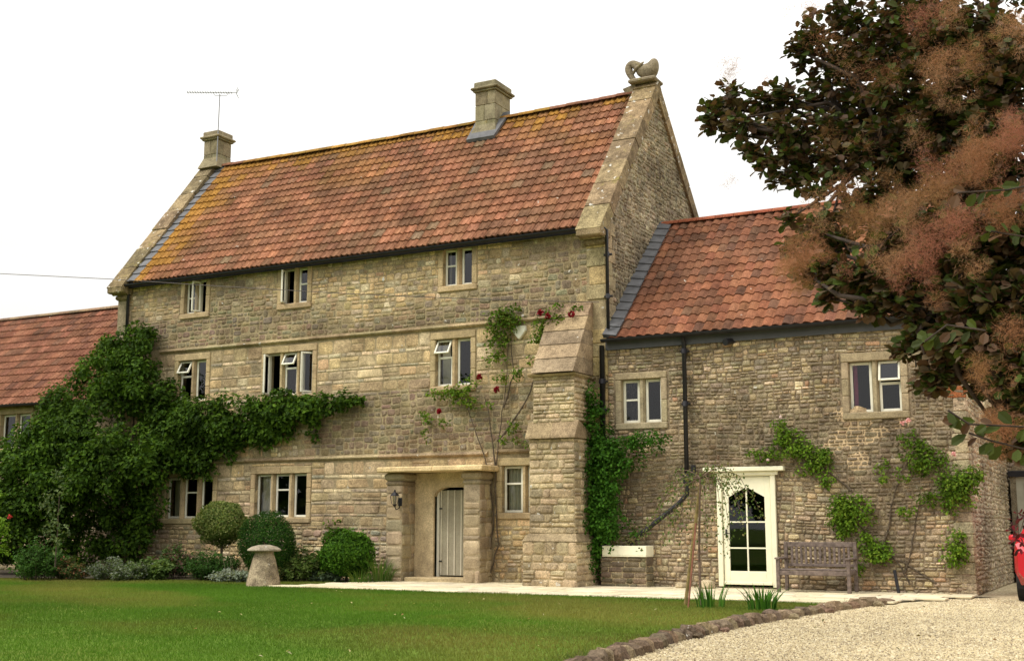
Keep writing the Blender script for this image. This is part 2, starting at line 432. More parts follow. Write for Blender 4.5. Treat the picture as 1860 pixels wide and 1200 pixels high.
def gable_col(u, v):
    c = jitc(pick(PALG), .14); n = fb(u*.5, v*.35, 2.2, 4)
    s = max(0, min(.8, n*1.4)); return tuple(x*(1-s)+y*s for x, y in zip(c, (.12, .11, .085)))
def sheet(mb, mp, U0, U1, V0, V1, holes, c, thick=.0):
    us = sorted({U0, U1} | {x for h in holes for x in h[:2] if U0 < x < U1}); vs = sorted({V0, V1} | {x for h in holes for x in h[2:4] if V0 < x < V1})
    for a, b in zip(us[:-1], us[1:]):
        for p, q in zip(vs[:-1], vs[1:]):
            m, n = (a+b)/2, (p+q)/2
            if any(h[0] < m < h[1] and h[2] < n < h[3] for h in holes): continue
            mb.face([mp(a, p, 0), mp(b, p, 0), mp(b, q, 0), mp(a, q, 0)], c)
            if thick: mb.face([mp(a, p, -thick), mp(b, p, -thick), mp(b, q, -thick), mp(a, q, -thick)], c)
def reveals(mb, mp, h, c, t=.3):
    a, b, p, q = h
    for (x1, z1), (x2, z2) in (((a, p), (b, p)), ((b, p), (b, q)), ((b, q), (a, q)), ((a, q), (a, p))):
        mb.face([mp(x1, z1, 0), mp(x2, z2, 0), mp(x2, z2, -t), mp(x1, z1, -t)], c)
MORT = (.30, .255, .16)
front = lambda y0: (lambda u, v, ww_: (u, y0-ww_, v))
east = lambda x0: (lambda u, v, ww_: (x0+ww_, u, v))
west = lambda x0: (lambda u, v, ww_: (x0-ww_, u, v))

# ---------------------------------------------------------------- windows
def casement(parent, x0, x1, z0, z1, y, bar=None, ang=0, hinge='L', top=0.0, wmat='white', name='casement', fr=.05):
    """painted frame with pane; ang swings it out about its side, top swings out about its head"""
    import mathutils
    hx = x0 if hinge == 'L' else x1
    if top: M4 = mathutils.Matrix.Translation((0, y, z1)) @ mathutils.Matrix.Rotation(top, 4, 'X') @ mathutils.Matrix.Translation((0, -y, -z1))
    elif ang: M4 = mathutils.Matrix.Translation((hx, y, 0)) @ mathutils.Matrix.Rotation(ang, 4, 'Z') @ mathutils.Matrix.Translation((-hx, -y, 0))
    else: M4 = None
    f = MB(); t = .022
    f.box(x0, x0+fr, y-t, y+t, z0, z1, bev=.006); f.box(x1-fr, x1, y-t, y+t, z0, z1, bev=.006)
    f.box(x0+fr, x1-fr, y-t+.003, y+t-.003, z0, z0+fr, bev=.006); f.box(x0+fr, x1-fr, y-t+.003, y+t-.003, z1-fr, z1, bev=.006)
    if bar: f.box(x0+fr, x1-fr, y-t+.004, y+t-.004, bar-.02, bar+.02, bev=.005)
    g = MB(); e = .002
    g.face([(x0+fr-e, y, z0+fr-e), (x1-fr+e, y, z0+fr-e), (x1-fr+e, y, z1-fr+e), (x0+fr-e, y, z1-fr+e)])
    if M4:
        f.v = [tuple(M4 @ Vector(q)) for q in f.v]; g.v = [tuple(M4 @ Vector(q)) for q in g.v]
    a = f.build(name, M[wmat], parent); b = g.build('pane', M['glass'], parent)
    return a
def curtain_mesh(x0, x1, z0, z1, y, folds=7, amp=.03, mat='curtain', parent=None, name='curtain'):
    mb = MB(); n = folds*6; rows = []
    for z in (z0, (z0+z1)/2, z1):
        rows.append([(x0+(x1-x0)*k/n, y+amp*math.sin(2*math.pi*folds*k/n+.6*math.sin(z*2)), z) for k in range(n+1)])
    mb.grid(rows); return mb.build(name, M[mat], parent, smooth=True)
def window(house, x0, x1, z0, z1, lights, y=0.0, sur=.13, mull=.12, cols=(.43, .345, .20), rec=.12, sill=True, label=None, fr=.05, lintel=.17):
    """x0..x1,z0..z1 = the glazed opening; lights = list of dicts"""
    win = MB(); cc = lambda: jitc(cols, .07)
    ya, yb = y-.028, y+.24
    # jambs in two or three blocks, lintel, sill
    for sx0, sx1 in ((x0-sur, x0), (x1, x1+sur)):
        n = 2 if z1-z0 < .95 else 3
        for k in range(n):
            win.box(sx0, sx1, ya, yb, z0+(z1-z0)*k/n+(.002 if k else 0), z0+(z1-z0)*(k+1)/n-.002, cc(), bev=.012, jit=.002)
    nl = 1 if x1-x0 < 1.2 else 2
    for k in range(nl):
        a = x0-sur; L = x1-x0+2*sur
        win.box(a+L*k/nl+(.002 if k else 0), a+L*(k+1)/nl-.002, ya-.004, yb, z1+.001, z1+lintel, cc(), bev=.014, jit=.002)
    if sill: win.box(x0-sur-.005, x1+sur+.005, ya-.02, yb, z0-.14, z0-.001, cc(), bev=.02, jit=.002)
    nL = len(lights); lw = (x1-x0-mull*(nL-1))/nL
    for k in range(1, nL):
        a = x0+k*lw+(k-1)*mull
        # chamfered mullion
        q = [(a, y+.07), (a+.03, y+.01), (a+mull-.03, y+.01), (a+mull, y+.07), (a+mull, yb-.02), (a, yb-.02)]
        win.grid([[(X_, Y_, z0) for X_, Y_ in q], [(X_, Y_, z1) for X_, Y_ in q]], cc(), True)
    wo = win.build('window', M['dressed'], house)
    if label: wo['label'] = label
    yc = y+rec
    for k, L in enumerate(lights):
        a = x0+k*(lw+mull)+.004; b = a+lw-.008; za, zb = z0+.004, z1-.004
        t = L.get('t', 'fixed')
        if t == 'fixed': casement(wo, a, b, za, zb, yc, bar=L.get('bar'), fr=fr)
        elif t == 'open':   # fixed frame plus sash swung out
            f = MB(); e = .03
            f.box(a, a+e, yc-.02, yc+.05, za, zb); f.box(b-e, b, yc-.02, yc+.05, za, zb); f.box(a+e, b-e, yc-.018, yc+.048, za, za+e); f.box(a+e, b-e, yc-.018, yc+.048, zb-e, zb)
            f.build('frame', M['white'], wo)
            hg = L.get('h', 'L'); an = rad(L.get('a', 60)); an = -an if hg == 'L' else an
            casement(wo, a+e, b-e, za+e, zb-e, yc-.03, ang=an, hinge=hg, bar=L.get('bar'), fr=.04)
        elif t == 'vent':   # top light pushed out over a fixed pane
            zs = zb-(zb-za)*L.get('s', .4)
            casement(wo, a, b, za, zs, yc, fr=fr)
            f = MB(); e = .025
            f.box(a, a+e, yc-.02, yc+.04, zs, zb); f.box(b-e, b, yc-.02, yc+.04, zs, zb); f.box(a+e, b-e, yc-.018, yc+.038, zb-e, zb)
            f.build('frame', M['white'], wo)
            casement(wo, a+.006, b-.006, zs+.01, zb-.012, yc-.035, top=rad(-L.get('a', 28)), fr=.04, name='top_light')
        cu = L.get('cur')
        if cu: curtain_mesh(a+.03+(b-a)*cu[0], a+(b-a)*cu[1]-.03, za, zb-.03, y+.26, folds=cu[2] if len(cu) > 2 else 5, mat=cu[3] if len(cu) > 3 else 'curtain', parent=wo)
    # the room behind
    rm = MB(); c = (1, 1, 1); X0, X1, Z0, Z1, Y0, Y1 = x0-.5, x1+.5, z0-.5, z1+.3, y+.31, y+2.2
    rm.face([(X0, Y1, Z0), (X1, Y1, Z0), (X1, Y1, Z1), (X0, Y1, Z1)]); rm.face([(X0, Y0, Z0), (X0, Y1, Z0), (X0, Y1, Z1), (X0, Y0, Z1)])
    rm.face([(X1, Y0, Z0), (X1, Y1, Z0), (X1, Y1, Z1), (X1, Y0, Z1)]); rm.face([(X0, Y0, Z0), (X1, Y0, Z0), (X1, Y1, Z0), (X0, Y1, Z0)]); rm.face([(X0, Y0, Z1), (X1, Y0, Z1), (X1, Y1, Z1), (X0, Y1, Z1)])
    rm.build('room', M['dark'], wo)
    return wo

# ---------------------------------------------------------------- roof tiles
def tile_roof(mb, x0, x1, ya, za, yb, zb, rows, tw, prof, colf, amp=.03, seg=8, thick=.022, jit=.004, skip=None, sag=0.0, lap=.12):
    """courses from the eave (ya,za) up to the ridge (yb,zb), columns along x"""
    L = math.hypot(yb-ya, zb-za); dv = ((yb-ya)/L, (zb-za)/L); nv = (-dv[1], dv[0])
    if nv[1] < 0: nv = (-nv[0], -nv[1])
    n = int(round((x1-x0)/tw)); tw = (x1-x0)/n; e = L/rows
    for r in range(rows):
        off = 0
        for k in range(n):
            u0 = x0+k*tw
            v0 = r*e-.01+R.uniform(-jit, jit)*1.5; v1 = min((r+1)*e+lap*e, L)
            if skip and skip(u0+tw/2, (r+.5)/rows): continue
            c = colf(u0+tw/2, (r+.5)/rows, k, r); lift = R.uniform(-jit, jit); sk = R.uniform(-jit, jit)*.7
            A, B, D = [], [], []
            for s in range(seg+1):
                t = s/seg; h = prof(t)*amp; u = u0+t*tw*1.02
                for lst, v, wv_ in ((A, v0, thick+lift), (B, v1, .002), (D, v0+.003, -.004)):
                    ww_ = wv_+h if lst is not D else h-.004
                    sg = -sag*math.sin(math.pi*min(1, max(0, (u-x0)/(x1-x0))))*(v/L)-.02*noise.noise((u*.35, v*.5, 8))
                    vv = v+sk*(t-.5)*2
                    lst.append((u, ya+dv[0]*vv+nv[0]*(ww_+sg), za+dv[1]*vv+nv[1]*(ww_+sg)))
            mb.grid([D, A, B], c)
def prof_roman(t):
    q = (t*2) % 1.0
    return math.exp(-((q-.5)/.15)**2)*(1 if t < .5 else .8)-.9*math.exp(-((t-1)/.03)**2)-.9*math.exp(-(t/.03)**2)
def prof_pan(t): return .5+.5*math.sin(2*math.pi*(t-.08))+.10*math.sin(4*math.pi*t)
TP = [((.315, .155, .088), 6), ((.285, .142, .080), 6), ((.265, .138, .076), 3), ((.22, .125, .072), 1.6), ((.37, .18, .10), 1.2), ((.24, .17, .105), .3)]
def tile_main(u, f, k, r):
    cl = noise.noise((u*.45, f*6, 4)); c = pick(TP)
    if cl > .18: c = tuple(a*.6+b*.4 for a, b in zip(c, (.18, .115, .07)))
    c = jitc(c, .10)
    lc = ss(.86, .97, f+.10*fb(u*.8, f*4, 2))*.85+ss(-22.0, -23.4, u+1.2*f*0+.9*fb(u*1.2, f*9, 6))*.85
    lc += ss(.35, .55, fb(u*.35+5, f*3.5, 9))*.28*ss(.3, .8, f)+max(0, 1-abs(u+14.6)/1.2)*ss(.78, .9, f)*.5
    if R.random() < .3: lc *= .4
    lc = min(.9, lc); return tuple(a*(1-lc)+b*lc for a, b in zip(c, (.36, .20, .035)))
def tile_wing(u, f, k, r):
    c = jitc(pick([((.26, .115, .062), 5), ((.225, .10, .055), 4), ((.19, .092, .054), 3), ((.15, .082, .052), 1.2), ((.29, .135, .075), 1.0)]), .12)
    if noise.noise((u*.6, f*6, 14)) > .2: c = tuple(a*.6+b*.4 for a, b in zip(c, (.14, .08, .05)))
    return c
def tile_left(u, f, k, r):
    c = jitc(pick([((.27, .13, .08), 5), ((.235, .112, .07), 4), ((.19, .10, .066), 2), ((.31, .15, .095), 2)]), .10)
    return c

def gutter(mb, x0, x1, y, z, r=.065):
    rows = []
    for x in (x0, x1): rows.append([(x, y+math.cos(a)*r, z+math.sin(a)*r) for a in [math.pi*(1+k/8) for k in range(9)]]+[(x, y+math.cos(a)*r*.85, z+math.sin(a)*r*.85) for a in [math.pi*(2-k/8) for k in range(9)]])
    mb.grid(rows, closed=True)
    for r_ in rows: mb.face(r_)

# ================================================================ GROUND
gm, gnt, gp = mat_new('lawn_soil')
n1 = geo_noise(gnt, .35, 5, .6); r1 = ramp(gnt, n1.outputs[0], [(.3, (.06, .12, .010)), (.5, (.09, .15, .015)), (.7, (.14, .15, .03))])
n2 = geo_noise(gnt, 22, 4, .7); r2 = ramp(gnt, n2.outputs[0], [(.3, (.55, .55, .5)), (.7, (1.3, 1.3, 1.2))])
cc = mixc(gnt, 'MULTIPLY', .8, r1.outputs[0], r2.outputs[0]); gnt.links.new(cc, gp.inputs['Base Color']); gp.inputs['Roughness'].default_value = .95
gp.inputs['Specular IOR Level'].default_value = .1
gnt.links.new(bump(gnt, n2.outputs[0], .6, .03), gp.inputs['Normal'])
vm, vnt, vp = mat_new('gravel')
vo = NN(vnt, 'ShaderNodeTexVoronoi'); vo.inputs['Scale'].default_value = 38
ge = NN(vnt, 'ShaderNodeNewGeometry'); vnt.links.new(ge.outputs['Position'], vo.inputs['Vector'])
sep = NN(vnt, 'ShaderNodeSeparateColor'); vnt.links.new(vo.outputs['Color'], sep.inputs[0])
r1 = ramp(vnt, sep.outputs[0], [(0, (.28, .22, .13)), (.35, (.48, .39, .23)), (.7, (.60, .51, .32)), (1, (.72, .64, .45))])
n1 = geo_noise(vnt, .5, 5, .6); r2 = ramp(vnt, n1.outputs[0], [(.35, (.80, .76, .70)), (.65, (1.1, 1.1, 1.08))])
cc = mixc(vnt, 'MULTIPLY', .8, r1.outputs[0], r2.outputs[0]); vnt.links.new(cc, vp.inputs['Base Color']); vp.inputs['Roughness'].default_value = .9
vnt.links.new(bump(vnt, vo.outputs['Distance'], .8, .02), vp.inputs['Normal'])
sm = plain('bed_soil', (.055, .042, .026), .95, .4, 9, bmp=.8)
def poly_sheet(name, pts, z, mat, kind='structure'):
    mb = MB(); mb.face([(x, y, z) for x, y in pts]); o = mb.build(name, mat); o['kind'] = kind; return o
def gh(x, y): return 0.0
EDGE = [(x-.11, y) for x, y in (G(1622, 1095), G(1560, 1103), G(1488, 1113), G(1397, 1128), G(1310, 1145), G(1233, 1165), G(1123, 1200), G(960, 1262))]+[(-4.7, -19), (-5.2, -28)]
def edge_x(y):
    for (xa, ya), (xb, yb) in zip(EDGE[:-1], EDGE[1:]):
        if yb <= y <= ya: return xa+(xb-xa)*(y-ya)/(yb-ya)
    return EDGE[0][0] if y > EDGE[0][1] else EDGE[-1][0]
poly_sheet('ground', [(-300, -300), (300, -300), (300, 300), (-300, 300)], -.03, gm)
lawn_pts = [(-60, -45), (-6, -45)]+[(x-.1, y) for x, y in EDGE[::-1]]+[(-4.3, -.1), (-60, -.1)]
poly_sheet('lawn', lawn_pts, 0.0, gm)
poly_sheet('gravel_drive', [(x+.05, y) for x, y in EDGE]+[(-6, -45), (30, -45), (30, 12), (-3.2, 12), (-3.2, -.1), (-3.9, -.5)], -.012, vm)
BED = [(-15.5, -.5), (-16.3, -1.15), (-18, -1.8), (-19.5, -2.1), (-21.5, -2.45), (-24.2, -3.5), (-28, -4.6), (-36, -6)]
def bed_y(x):
    for (xa, ya), (xb, yb) in zip(BED[:-1], BED[1:]):
        if xb <= x <= xa: return ya+(yb-ya)*(x-xa)/(xb-xa)
    return 0
poly_sheet('flower_bed', BED+[(-36, 0), (-15.4, 0)], .03, sm)

# patio of pale riven slabs
PAT = [(-15.2, -.3), (-15.95, -3.42), (-4.35, -3.38), (-3.3, -.9), (-2.6, 0.0), (-15.2, 0)]
ps = MB()
poly_sheet('patio_bed', PAT, .012, plain('jointing_sand', (.19, .16, .10), .95, .3))
y = -3.42; rr_ = random.Random(3)
while y < -.02:
    h = rr_.choice([.3, .45, .6, .45]); y1 = min(y+h, -.005); x = -16.2
    if -y1 < .15: y1 = -.005
    while x < -2.6:
        wd = rr_.choice([.3, .45, .6, .75, .9]); xc, yc = x+wd/2, (y+y1)/2
        if inside(PAT, xc, yc):
            k = rr_.uniform(.80, 1.08); c = (.70*k, .62*k, .45*k*rr_.uniform(.93, 1.05))
            g = .013; a, b = x+g, x+wd-g
            ps.box(a, b, y+g, y1-g, .0, .034+rr_.uniform(-.003, .003), c, bev=.008, jit=.003)
        x += wd
    y = y1
o = ps.build('patio', M['slab']); o['kind'] = 'structure'

# ================================================================ MAIN HOUSE
HX0, HX1 = -24.2, -10.12; EZ = 7.62; RY, RZ = 3.17, 11.62; RB = (8.0, 6.9)
house = empty('farmhouse', (-17, 0, 0), 'tall three storey buff stone farmhouse with steep orange lichened tile roof and stone buttress', 'house')
w31 = (-21.95, -21.22, 6.60, 7.46); w32 = (-18.78, -18.0, 6.58, 7.46); w33 = (-14.14, -13.38, 6.60, 7.46)
w21 = (-22.05, -21.12, 4.34, 5.38); w22 = (-19.2, -17.78, 4.34, 5.38); w23 = (-14.32, -13.4, 4.32, 5.38)
w11 = (-22.3, -20.75, 1.40, 2.42); w12 = (-19.42, -17.86, 1.42, 2.45); w13 = (-12.60, -11.55, 1.50, 2.50)
doorh = (-14.3, -13.32, .1, 2.06)
wins = [w31, w32, w33, w21, w22, w23, w11, w12, w13]
holes = [tuple(h) for h in wins]; sur = .13
sholes = [(h[0]-sur-.005, h[1]+sur+.005, h[2]-.145, h[3]+.18) for h in wins]+[(-15.2, -12.8, 0, 2.5)]
wall = MB(); mp = front(0)
sheet(wall, mp, HX0, HX1, -.05, EZ+.1, holes+[doorh], MORT)
for h in holes+[doorh]: reveals(wall, mp, h, MORT)
ALT = [0]
def alt(v):
    ALT[0] ^= 1; return (.19, .27) if ALT[0] else (.055, .095)
def mh(v): return (.07, .14) if v < 1.2 else ((.09, .19) if v < 4.3 else (.08, .18))
def mwa(v): return (.28, .52) if ALT[0] else (.14, .42)
def mw(v): return (.12, .36)
QZ = 0.42
for a, b in ((0, 2.70), (2.85, 5.58), (5.72, EZ+.05)):
    if a == 0:
        rub(wall, mp, HX0, HX1, 0, 1.2, sholes, mh, mw, main_col, depth=.022, gap=.014, jit=.016, warp=.015, rnd=.27)
        stones(wall, mp, HX0, HX1, 1.2, b, sholes, alt, mwa, main_col, depth=.011, gap=.008, jit=.012, warp=.02, rnd=.14, tilt=.04); ROWH[0] = 0
    elif b < 6:
        rub(wall, mp, HX0, HX1-QZ, a, 4.2, sholes, mh, mw, main_col, depth=.012, gap=.010, jit=.014, warp=.03, rnd=.22, tilt=.06)
        stones(wall, mp, HX0, HX1-QZ, 4.2, b, sholes, alt, mwa, main_col, depth=.011, gap=.008, jit=.013, warp=.025, rnd=.15, tilt=.04); ROWH[0] = 0
    else: rub(wall, mp, HX0, HX1-QZ, a, b, sholes, mh, mw, main_col, depth=.013, gap=.011, jit=.014, warp=.03, rnd=.22, tilt=.06)
# quoins at the right-hand corner
v = 2.85; k = 0
while v < EZ:
    h = R.uniform(.26, .42); L = (.42, .62, .36)[k % 3]
    if not (5.55 < v+h and v < 5.7): wall.box(HX1-min(L, QZ), HX1+.02, -.03, .35, v, min(v+h-.008, EZ+.05), jitc((.40, .33, .17) if k % 2 else (.32, .28, .17), .1), bev=.014, jit=.004)
    v += h; k += 1
# string courses
def string(x0, x1, z, c=(.30, .25, .155)):
    x = x0
    while x < x1-.01:
        L = min(R.uniform(.7, 1.3), x1-x); cc_ = jitc(c, .12)
        q = [(.035, z-.045), (-.035, z-.035), (-.075, z+.0), (-.075, z+.015), (-.02, z+.06), (.035, z+.065)]
        j = R.uniform(-.006, .006)
        wall.grid([[(x+.003, a+j, b+j) for a, b in q], [(x+L-.003, a+j, b+j) for a, b in q]], cc_, True)
        wall.face([(x+L-.003, a+j, b+j) for a, b in q], cc_); wall.face([(x+.003, a+j, b+j) for a, b in q], cc_)
        x += L
string(-22.7, -10.75, 5.65); string(-22.7, -12.95, 2.77); string(-12.75, -11.4, 2.80)
# eaves course shadow board, left kneeler strip
wall.box(-24.28, -23.86, -.035, .4, .0, EZ-.1, (.25, .22, .15), bev=.02, jit=.006)
# gable ends
gw = MB(); polyR = [(0.0, 0), (RB[0], 0), RB, (RY, RZ+.1), (0.0, EZ)]
for px_, mpf, pal in ((HX1, east, gable_col), (HX0, west, gable_col)):
    gw.face([mpf(px_)(a, b, 0) for a, b in polyR], (.27, .245, .18))
rub(gw, east(HX1), 0, RB[0], 5.0, RZ, (), (.06, .16), (.08, .28), gable_col, depth=.022, gap=.008, jit=.02, poly=[(.35, 0), (7.9, 0), (7.9, 6.8), (RY, RZ-.1), (.35, EZ)], warp=.06, rnd=.34, tilt=.14)
gw.build('gable_wall', M['gend'], house)
v = 5.0; k = 0
while v < EZ-.05:
    h = .3; wall.box(HX1, HX1+.03, .0, (.33 if k % 2 else .5), v, v+h-.01, jitc((.30, .26, .17), .1), bev=.01); v += h; k += 1
wall.face([(HX0, RB[0], 0), (HX1, RB[0], 0), (HX1, RB[0], RB[1]), (HX0, RB[0], RB[1])], (.2, .18, .13))
wall.build('wall', M['rubble'], house)

# windows (top, middle, ground floors)
window(house, *w31[:2], *w31[2:], [dict(t='fixed', bar=7.02), dict(t='open', h='L', a=118)], lintel=.10, label='top floor window with its right sash swung open')
window(house, *w32[:2], *w32[2:], [dict(t='open', h='L', a=72), dict(t='fixed', bar=7.06)], lintel=.10)
window(house, *w33[:2], *w33[2:], [dict(t='fixed', bar=7.08, cur=(.0, .3, 2)), dict(t='fixed')], lintel=.12)
window(house, *w21[:2], *w21[2:], [dict(t='vent', s=.36), dict(t='fixed')])
window(house, *w22[:2], *w22[2:], [dict(t='open', h='L', a=75, cur=(.5, 1, 3)), dict(t='vent', s=.34), dict(t='open', h='R', a=55)])
window(house, *w23[:2], *w23[2:], [dict(t='vent', s=.36, a=30, cur=(0, .7, 4)), dict(t='fixed')])
wg = window(house, *w11[:2], *w11[2:], [dict(t='fixed', cur=(.1, 1, 5)), dict(t='fixed', bar=2.04), dict(t='fixed')])
bm_ = MB(); bm_.lathe([(.02, 2.0), (.045, 2.03), (.045, 2.06), (.02, 2.1), (0.001, 2.11)], -21.05, 1.1, 10); bm_.build('lamp', M['bulb'], wg, smooth=True)
window(house, *w12[:2], *w12[2:], [dict(t='fixed', cur=(0, 1, 5)), dict(t='fixed', bar=2.07), dict(t='fixed')])
window(house, *w13[:2], *w13[2:], [dict(t='fixed', bar=2.12, cur=(0, .85, 4)), dict(t='fixed')])

# roof
rf = MB()
tile_roof(rf, HX0+.62, HX1-.42, -.2, EZ-.12+.05, RY, RZ, 17, .30, prof_roman, tile_main, amp=.036, seg=12, thick=.042, sag=.06)
rf.face([(HX0, RY, RZ-.02), (HX1, RY, RZ-.02), (HX1, RB[0]+.2, RB[1]-.2), (HX0, RB[0]+.2, RB[1]-.2)], (.3, .12, .07))
rf.face([(HX0, -.12, EZ-.06), (HX1, -.12, EZ-.06), (HX1, RY, RZ-.05), (HX0, RY, RZ-.05)], (.10, .06, .04))
roof = rf.build('roof', M['tile'], house)
rt = MB(); x = HX0+.5
while x < HX1-.4:
    L = .45; lc = R.random() < .8; c = jitc((.34, .20, .05), .2) if x < -13.2 and lc else jitc((.26, .13, .08), .15)
    zz = RZ-.06*math.sin(math.pi*(x+23.7)/13.3)+R.uniform(-.006, .006)
    rows = [[(x+q, RY+math.cos(a)*.15, zz-.03+math.sin(a)*.11) for a in [math.pi*t/8 for t in range(9)]] for q in (0.0, L-.006)]
    rt.grid(rows, c); rt.face(rows[0], c); x += L
rt.build('ridge_tiles', M['tile'], roof, smooth=False)
ld = MB()
def slope_pt(x, t, off, a=(-.2, EZ-.07), b=(RY, RZ)):
    L = math.hypot(b[0]-a[0], b[1]-a[1]); n = (-(b[1]-a[1])/L, (b[0]-a[0])/L)
    return (x, a[0]+(b[0]-a[0])*t+n[0]*off, a[1]+(b[1]-a[1])*t+n[1]*off)
for k in range(17):
    t0, t1 = k/17, (k+1)/17+.004
    p = [slope_pt(HX0+.42, t0, .05), slope_pt(HX0+.70, t0, .05), slope_pt(HX0+.70, t1, .035), slope_pt(HX0+.42, t1, .035)]
    p2 = [slope_pt(HX0+.42, t0, .075), slope_pt(HX0+.70, t0, .072), slope_pt(HX0+.70, t1, .042), slope_pt(HX0+.42, t1, .042)]
    ld.hexa(p+p2)
ld.build('lead_flashing', M['lead'], roof)
# copings
def coping(x0, x1, parent, a=(-.42, 7.42), b=(RY, 11.88), n=7, side=1, cb=(.245, .20, .12)):
    cp = MB()
    for k in range(n):
        t0, t1 = k/n, (k+1)/n; e = .004; L = math.hypot(b[0]-a[0], b[1]-a[1]); nx, nz = -(b[1]-a[1])/L, (b[0]-a[0])/L
        th = R.uniform(-.012, .012); c = jitc(cb, .15)
        P = []
        for off in (-.30, .0+th):
            for xx, tt in ((x0, t0+e), (x1, t0+e), (x1, t1), (x0, t1)): P.append((xx+R.uniform(-.01, .01), a[0]+(b[0]-a[0])*tt+nx*off, a[1]+(b[1]-a[1])*tt+nz*off))
        cp.hexa(P, c)
        # back slope
        a2, b2 = (RB[0]+.1, RB[1]-.05), (RY, 11.88); L2 = math.hypot(b2[0]-a2[0], b2[1]-a2[1]); n2 = ((b2[1]-a2[1])/L2, (a2[0]-b2[0])/L2)
        P = []
        for off in (-.30, .0+th):
            for xx, tt in ((x0, t0+e), (x1, t0+e), (x1, t1), (x0, t1)): P.append((xx, a2[0]+(b2[0]-a2[0])*tt+n2[0]*off, a2[1]+(b2[1]-a2[1])*tt+n2[1]*off))
        cp.hexa(P, c)
    # kneeler
    cp.box(x0-.0, x1+.01, -.40, .15, 7.28, 7.46, jitc(cb, .1), bev=.03)
    cp.box(x0+.03, x1-.02, -.14, .12, 7.14, 7.277, jitc(cb, .1), bev=.04)
    return cp.build('gable_coping', M['coping'], parent)
coping(-10.62, -10.04, house)
coping(-24.34, -23.80, house)
# chimneys
def chimney(x0, x1, y0, y1, z0, z1, base=True, label=None):
    ch = MB(); c = (.27, .245, .155); m = (z0+z1)/2
    if base:
        ch.hexa([(x0-.09, y0-.14, z0), (x1+.09, y0-.14, z0), (x1+.09, y1+.1, z0), (x0-.09, y1+.1, z0), (x0+.002, y0+.002, z0+.32), (x1-.002, y0+.002, z0+.32), (x1-.002, y1-.002, z0+.32), (x0+.002, y1-.002, z0+.32)], jitc(c))
    hs = z1-.27; zz = z0; k = 0
    while zz < hs-.01:
        h = min(.42, hs-zz)
        sp = x0+(x1-x0)*(.45 if k % 2 else .6); yo = y0+(y1-y0)*(.4 if k % 2 else .65)
        for a, b in ((x0, sp-.002), (sp+.002, x1)):
            for p, q in ((y0, yo-.002), (yo+.002, y1)): ch.box(a, b, p, q, zz+.002, zz+h-.002, jitc(c, .14), bev=.012)
        zz += h; k += 1
    ch.box(x0-.05, x1+.05, y0-.05, y1+.05, hs, hs+.05, jitc(c), bev=.015)
    ch.box(x0-.10, x1+.10, y0-.10, y1+.10, hs+.05, hs+.12, jitc(c), bev=.025)
    ch.box(x0-.03, x1+.03, y0-.03, y1+.03, hs+.12, z1, jitc(c), bev=.02)
    o = ch.build('chimney', M['chimney'], house)
    if label: o['label'] = label
    return o
chimney(-24.22, -23.68, 2.92, 3.5, 11.55, 12.68, label='small square stone chimney on the left gable')
ch2 = chimney(-14.92, -14.33, 2.78, 3.6, 11.05, 12.52, label='larger stone chimney on the ridge with lichened base')
lf = MB()
lf.hexa([(-15.02, 2.54, 10.86), (-14.22, 2.54, 10.86), (-14.12, 3.2, 11.7), (-15.06, 3.2, 11.7), (-15.02, 2.50, 10.93), (-14.22, 2.50, 10.93), (-14.12, 3.2, 11.76), (-15.06, 3.2, 11.76)])
lf.build('lead_flashing', M['lead'], ch2)
# gutter and downpipes
gt = MB(); gutter(gt, -24.0, -10.05, -.27, EZ-.12, .06)
gt.box(-23.9, -10.65, -.16, -.14, EZ-.2, EZ-.04); gt.build('gutter', M['black'], house)
def downpipe(pts, r, parent, name='downpipe', brackets=()):
    mb = MB(); mb.tube(pts, r, 10)
    for x, y, z in brackets:
        mb.tube([(x, y, z-.05), (x, y, z+.05)], r*1.35, 10); mb.box(x-.09, x+.09, y+r*.3, y+r+.03, z-.02, z+.02)
    return mb.build(name, M['black'], parent, smooth=True)
downpipe([(-10.12, -.26, 7.52), (-10.02, -.12, 7.42), (-10.02, -.1, 5.3)], .035, house, brackets=[(-10.02, -.1, 6.9), (-10.02, -.1, 6.0)])
downpipe([(-23.88, -.26, 7.45), (-23.85, -.1, 7.3), (-23.85, -.1, 4.0)], .04, house)
downpipe([(-10.16, -.12, 4.95), (-10.16, -.12, .05)], .055, house, brackets=[(-10.16, -.12, 4.2), (-10.16, -.12, 3.6), (-10.16, -.12, 2.2)])

# buttress
bt = MB(); bc = lambda u, v: jitc(pick([((.40, .34, .22), 4), ((.34, .29, .19), 3), ((.45, .38, .25), 2), ((.28, .25, .17), 1)]), .1)
def pier(mb, x0, x1, y0, y1, z0, z1, hh, ww, colf, **k):
    mb.box(x0+.004, x1-.004, y0+.004, y1, z0, z1, MORT)
    stones(mb, front(y0), x0, x1, z0, z1, (), hh, ww, colf, **k)
    stones(mb, east(x1), y0, y1, z0, z1, (), hh, ww, colf, **k)
    stones(mb, west(x0), y0, y1, z0, z1, (), hh, ww, colf, **k)
kw = dict(depth=.02, gap=.012, warp=.0, jit=.01, rnd=.2)
pier(bt, -11.50, -10.30, -1.16, 0, 0, .92, (.10, .22), (.18, .42), bc, **kw)
pier(bt, -11.40, -10.38, -1.05, 0, 1.06, 2.98, (.08, .2), (.14, .4), bc, **kw)
pier(bt, -11.36, -10.42, -.95, 0, 3.3, 4.28, (.06, .13), (.12, .32), bc, **kw)
cw = (.33, .275, .17)
